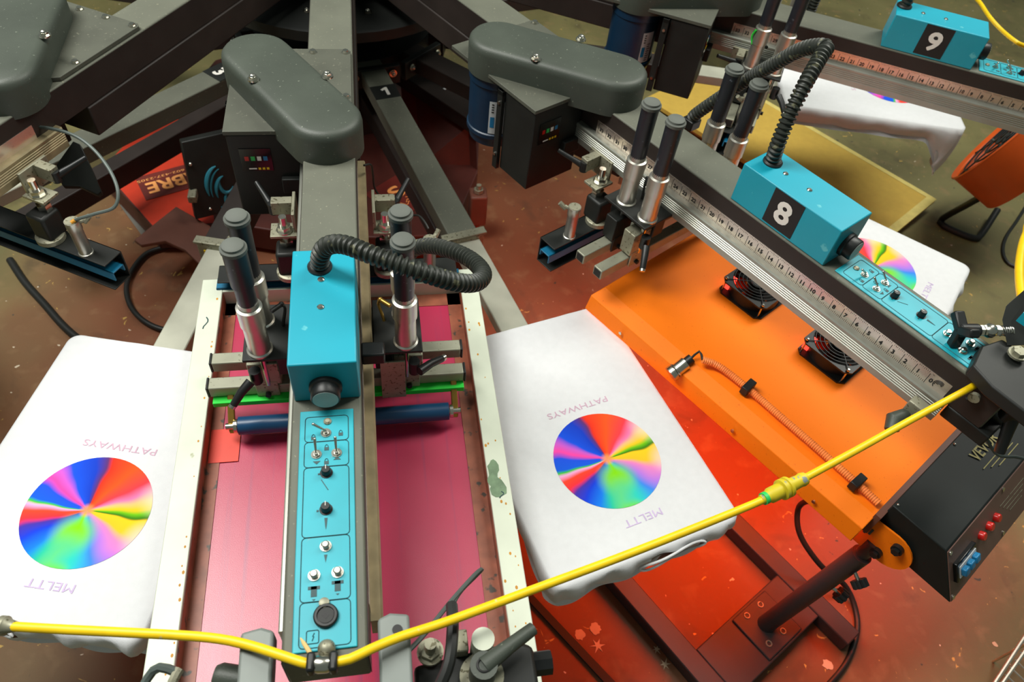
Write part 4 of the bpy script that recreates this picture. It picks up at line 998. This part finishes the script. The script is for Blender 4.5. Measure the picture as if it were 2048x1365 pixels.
mk('conduit_gland', G().lathe(W(1.62, .010, -.0842, 60), (0, 0, 1), [(0, .0185), (.003, .0185), (.006, .016)], 24), mRubber, c)

def hose(pts, label, r=.0058):
    return tag(mk('air_hose', G().tube(spline(pts, .012), r, 12), mYellow), label, 'hose', 'yellow air hoses')
hr = [at(664, 1326, -.012), at(700, 1319, -.014), at(740, 1300, -.012), at(800, 1275, -.006), at(900, 1242, .004), at(1061, 1182, .016), at(1280, 1100, .026), at(1480, 1020, .03), at(1545, 991, .03)]
h1 = hose(hr + [at(1600, 962, .03), at(1700, 908, .028), at(1830, 836, .022), at(1937, 778, .012), at(1980, 752, .01)], 'yellow air hose with threaded coupling spanning from the unnumbered head to head number 8')
a, b = at(1522, 1001, .03), at(1612, 956, .03); d = (b - a).normalized(); Ln = (b - a).length
mk('coupling', G().lathe(a, d, [(0, .0065), (Ln * .08, .0075), (Ln * .16, .0095), (Ln * .2, .0115), (Ln * .42, .0115), (Ln * .44, .0155), (Ln * .50, .0155), (Ln * .51, .0135), (Ln * .54, .0135), (Ln * .55, .0155), (Ln * .60, .0155), (Ln * .62, .0105), (Ln * .85, .0095), (Ln * .9, .0105), (Ln * .97, .0095), (Ln, .0065)], 24), mYelFit, h1)
mk('green_band', G().cyl(a + d * .004, a + d * .010, .0092, n=20), mGreenInk, h1)
h2 = hose([at(-60, 1248, .05), at(25, 1254, .044), at(150, 1261, .034), at(350, 1271, .018), at(440, 1279, .008), at(500, 1292, 0), at(560, 1311, -.008), at(605, 1326, -.012), at(628, 1330, -.012)], 'yellow air hose running from the left edge to the clip on the unnumbered head')
a, b = at(-20, 1250, .048), at(26, 1254, .045); d = (b - a).normalized(); mk('coupling', G().lathe(a, d, [(0, .009), (.012, .009), (.013, .0115), (.020, .0115), (.022, .009), (.029, .007), (.033, .006)], 20), mDull, h2)
hose([W(2.2, -.03, .0, 90), W(2.26, -.18, .06, 90), at(1932, -60, .1), at(1945, -15, .1), at(1962, 8, .1), at(1980, 35, .1), at(2005, 62, .11), at(2034, 85, .11), at(2070, 105, .12), W(2.24, .06, .06, 60), W(2.17, .01, -.010, 60)], 'yellow air hose hanging at the upper right corner beside head number 9')
hose([W(2.18, .0, -.014, 60), W(2.24, -.09, .02, 60), at(2085, 420, .1), at(2052, 470, .1), at(2040, 520, .1), at(2040, 570, .1), at(2050, 620, .09), at(2078, 668, .05), W(2.26, .04, .01, 30)], 'yellow air hose at the right edge above the front clamp of head number 8', .0085)
p = at(645, 1328, -.012)
cl = thing('hose_clip', p, -4, 'black and chrome clip holding the yellow hose on the arm end', 'clip')
mk('clip_band', G().obox((-.0125, 0, .001), (.0045, 0, 0), (0, .011, 0), (0, 0, .010)).obox((.0125, 0, .001), (.0045, 0, 0), (0, .011, 0), (0, 0, .010)), mBlackPl, cl, bevel=.003)
mk('clip_centre', G().lathe((-.008, -.001, .001), (1, 0, 0), [(0, .0085), (.003, .0098), (.013, .0098), (.016, .0085)], 18), mSteel, cl)
mk('clip_screw', G().lathe((.003, .017, -.004), (0, 0, 1), [(0, .010), (.004, .010), (.010, .0065), (.012, .003)], 18), mDull, cl)
a, b = at(601, 1277, -.006), at(625, 1314, -.010)
tag(mk('wood_sliver', G().tube([a, a.lerp(b, .3), a.lerp(b, .7), b], [.0008, .0024, .0028, .0012], 8), mWood), 'pale wooden sliver lying on the cyan panel next to the hose clip', 'stick')
tag(mk('pull_tie', G().tube(spline([at(818, 1302, .05), at(850, 1268, .06), at(905, 1200, .09), at(950, 1150, .12), at(964, 1139, .13), at(952, 1152, .13), at(920, 1185, .13), at(905, 1215, .12), at(906, 1245, .11), at(914, 1278, .09)], .006), .0032, 8), mGreyHose), 'thin grey cable looped over the pink mesh by the bottom right clamp', 'cable')
tag(mk('green_wire', G().tube(spline([at(1512, 60, .0), at(1504, 72, .02), at(1504, 88, .04)], .004), .0022, 6), mGreen), 'short bright green wire by the cylinders of head number 9', 'wire')
tag(mk('air_line', G().tube(spline([at(728, 331, .04), at(742, 330, .05), at(746, 350, .08), at(750, 378, .12), at(768, 402, .15), at(790, 420, .16), at(820, 430, .15), at(838, 432, .14), at(850, 445, .14), at(857, 458, .145)], .006), .0022, 8), mRubber), 'thin black air line behind the right cylinders of the unnumbered head', 'air line')
al = tag(mk('air_line', G().tube(spline([at(38, 254, .06), at(95, 256, .05), at(150, 272, .05), at(190, 302, .06), at(222, 345, .08), at(236, 385, .10), at(228, 415, .12), at(190, 428, .13), at(160, 437, .14), at(146, 443, .15)], .006), .0034, 8), mGreyHose), 'grey air line curving from the upper left head down to its clamp cylinder', 'air line')
p = at(38, 254, .06); mk('grommet', G().torus(p, (at(38, 254, .06) - at(60, 255, .06)), .008, .004), mRubber, al)
a = at(150, 441, .145); b = at(143, 446, .148); mk('collet', G().cyl(a, b, .0042, n=12), mStain, al)
# plate hanging under the left arm
q = [W(1.135, .078, .15, -30), W(1.165, .14, .15, -30), W(1.31, .20, .20, -30), W(1.29, .215, .215, -30), W(1.20, .155, .215, -30), W(1.16, .078, .20, -30)]
tag(mk('guard_plate', G().prism([at(107, 338, .14), at(146, 282, .11), at(160, 288, .11), at(185, 342, .15), at(203, 384, .19), at(196, 390, .20), at(158, 372, .19), at(125, 372, .18)], (0, .004, -.012)), mBlack, bevel=.002), 'black angular guard plate hanging under the upper left rail', 'guard plate')

# ------------------------------------------------------------------ things on the floor
pl = [at(x, y, .79) for x, y in ((1872, 399), (1640, 262), (1330, 130), (1180, 250), (1350, 480), (1640, 540), (1785, 455))]
v1 = at(1872, 399, .79); e1 = (at(1640, 264, .79) - v1).normalized(); e2 = (at(1785, 452, .79) - v1); e2 = (e2 - e1 * e2.dot(e1)).normalized()
bd = thing('flat_board', v1 + e1 * .55 + e2 * .21 - V((0, 0, v1.z)), 0, 'mustard yellow board with pale taped edges lying low between heads 8 and 9', 'board')
o_ = -bd.location
mk('board', G().obox(v1 + e1 * .55 + e2 * .21 + o_ - V((0, 0, .008)), e1 * .55, e2 * .21, V((0, 0, .008))), mTan, bd)
mk('tape', G().obox(v1 + e1 * .55 + e2 * .009 + o_ + V((0, 0, .0005)), e1 * .55, e2 * .011, V((0, 0, .0006))), mTanEdge, bd); mk('tape', G().obox(v1 + e1 * .014 + e2 * .21 + o_ + V((0, 0, .0008)), e1 * .016, e2 * .21, V((0, 0, .0006))), mTanEdge, bd)
zt = v1.z - .016
for u, w in ((.25, .1), (.85, .1), (.25, .33), (.85, .33)): mk('block', G().obox(v1 + e1 * u + e2 * w + o_ - V((0, 0, .016 + zt / 2)), e1 * .04, e2 * .04, V((0, 0, zt / 2))), mWood, bd)

# drum fan
df = thing('drum_fan', at(2010, 360, .85), 0, 'orange drum fan on a black tubular stand at the right edge', 'fan')
o_ = -df.location
# drum: axis points towards the upper left of the picture
vw = (at(1985, 310, .55) - CAM).normalized(); axd = CR * -.74 + CU * .67; axd = (axd - vw * axd.dot(vw)).normalized()
dn = vw.cross(axd).normalized(); dn = dn if dn.dot(CR) < 0 else -dn
axd = (axd - vw * .14).normalized(); RD = .215
rc = at(1901, 356, .60) - dn * RD + o_
side = V((-axd.y, axd.x, 0)).normalized()
mk('drum', G().lathe(rc, -axd, [(0, RD - .004), (.004, RD), (.010, RD - .004), (.155, RD - .008), (.160, RD - .012), (.160, RD - .025), (.01, RD - .016), (0, RD - .004)], 56, cap=False), mFanO, df)
gr = G()
for k in (.17, .13, .09, .05): gr.torus(rc - axd * .012, axd, k, .003, 40, 6)
for k in range(6): 
    x_, y_, _ = basis(axd); d_ = x_ * math.cos(k * 1.047) + y_ * math.sin(k * 1.047); gr.cyl(rc - axd * .012, rc - axd * .012 + d_ * .2, .003, n=6)
mk('fan_guard', gr, mBlack, df)
mk('rear_grille', G().lathe(rc - axd * .155, -axd, [(0, RD - .02), (.003, RD - .02)], 40), mBlack, df)
mk('motor', G().cyl(rc - axd * .03, rc - axd * .13, .06, n=24), mBlack, df)
mk('screw', G().ball(rc - axd * .03 + dn * 0 + (CR * .2 - CF * .97).normalized() * RD * .985, .006, 8), mBlack, df)
p0 = at(2004, 370, .50); p1 = at(1885, 438, .835); p2 = at(1888, 452, .838); p3 = at(1945, 476, .838); p4 = at(1962, 470, .838); p5 = at(1995, 420, .80)
mk('stand', G().tube([v + o_ for v in spline([p0, p0.lerp(p1, .5), p1, p2, p3, p4, p5], .02)], .012, 12), mBlack, df)
mk('tilt_knob', G().cyl(p0 + o_ - side * .012, p0 + o_ + side * .012, .024, n=20), mBlackPl, df)
mk('motor_lead', G().tube([v + o_ for v in spline([at(1985, 279, .5), at(2005, 293, .49), at(2025, 296, .48), at(2060, 282, .47)])], .0035, 8), mGreyHose, df)

tag(mk('floor_cable', G().tube(spline([at(2060, 400, .845), at(2035, 440, .845), at(2012, 475, .845), at(2006, 505, .845), at(2018, 528, .845), at(2050, 540, .845)]), .006, 8), mRubber), 'black cable lying on the olive floor beside the drum fan', 'cable')
lp = [at(x, y, .838) for x, y in ((345, 490), (290, 510), (256, 560), (258, 605), (285, 640), (330, 660), (380, 655), (420, 610))]
tag(mk('cable_loop', G().tube(spline(lp), .008, 10), mRubber), 'black cable loop on the brown floor left of the pink screen', 'cable')
lp = [at(x, y, .842) for x, y in ((20, 520), (50, 565), (90, 610), (125, 650), (160, 680), (220, 720))]
tag(mk('floor_cable', G().tube(spline(lp), .011, 10), mRubber), 'dark thick cable on the floor running under the left shirt', 'cable')
pts = [at(268, 480, .70), at(352, 413, .70), at(420, 452, .72), at(478, 545, .76), at(475, 600, .78), at(440, 600, .78), at(412, 540, .75), at(370, 500, .72), at(330, 482, .70), at(282, 490, .70)]
ap = thing('arched_plate', V((sum(p.x for p in pts) / 10, sum(p.y for p in pts) / 10, 0)), 0, 'rust brown plate with curved cut-out left of the black cylinders', 'plate')
o_ = -ap.location
mk('plate', G().prism([p + o_ for p in pts], (0, 0, -.012)), mRust, ap, bevel=.002)
for i in (1, 3): mk('leg', G().cyl(V((pts[i].x, pts[i].y, 0)) + o_ + V((0, -.02, 0)), pts[i] + o_ + V((0, -.02, -.005)), .012, n=12), mRust, ap)
tag(mk('glare_strip', G().prism([at(240, 412, .842), at(262, 405, .842), at(312, 455, .842), at(288, 478, .842)], (0, 0, .004)), mAlu), 'pale strip painted in for light glare below the orange SABRE lettering', 'strip')  # pale sheet added in place of light glare at the base edge
tag(mk('floor_strip', G().prism([at(1050, 1195, .842), at(1066, 1190, .842), at(1260, 1395, .842), at(1240, 1400, .842)], (0, 0, -.006)), mRubber, bevel=.001), 'narrow black strip on the red lit floor below the right shirt', 'strip')  # thin dark strip laid flat on the floor
# wire rack at the corner
rk = thing('wire_rack', at(2030, 1330, .80), 0, 'chromed wire rack with double rim at the bottom right corner', 'rack')
o_ = -rk.location
for dx, nm in ((0, 'rim_wire'), (12, 'rim_wire')):
    mk(nm, G().tube([at(1968 + dx * 1.3, 1400 - dx * .2, .72 + dx * .0005) + o_, at(2075 + dx * 1.0, 1235 + dx * 1.2, .72 + dx * .0005) + o_], .0042, 8), mWire, rk)
for k in range(9):
    mk('wire', G().tube([at(1990 + 10 * k, 1380 - 15 * k, .725) + o_, at(2030 + 10 * k, 1412 - 13 * k, .73) + o_], .0022, 6), mWire, rk)
for k in (0, 6): mk('leg', G().cyl(at(1990 + 10 * k, 1380 - 15 * k, .725) + o_, V((at(1990 + 10 * k, 1380 - 15 * k, .725) + o_).to_tuple()[:2] + (-.05 + .0,)), .003, n=8), mWire, rk)
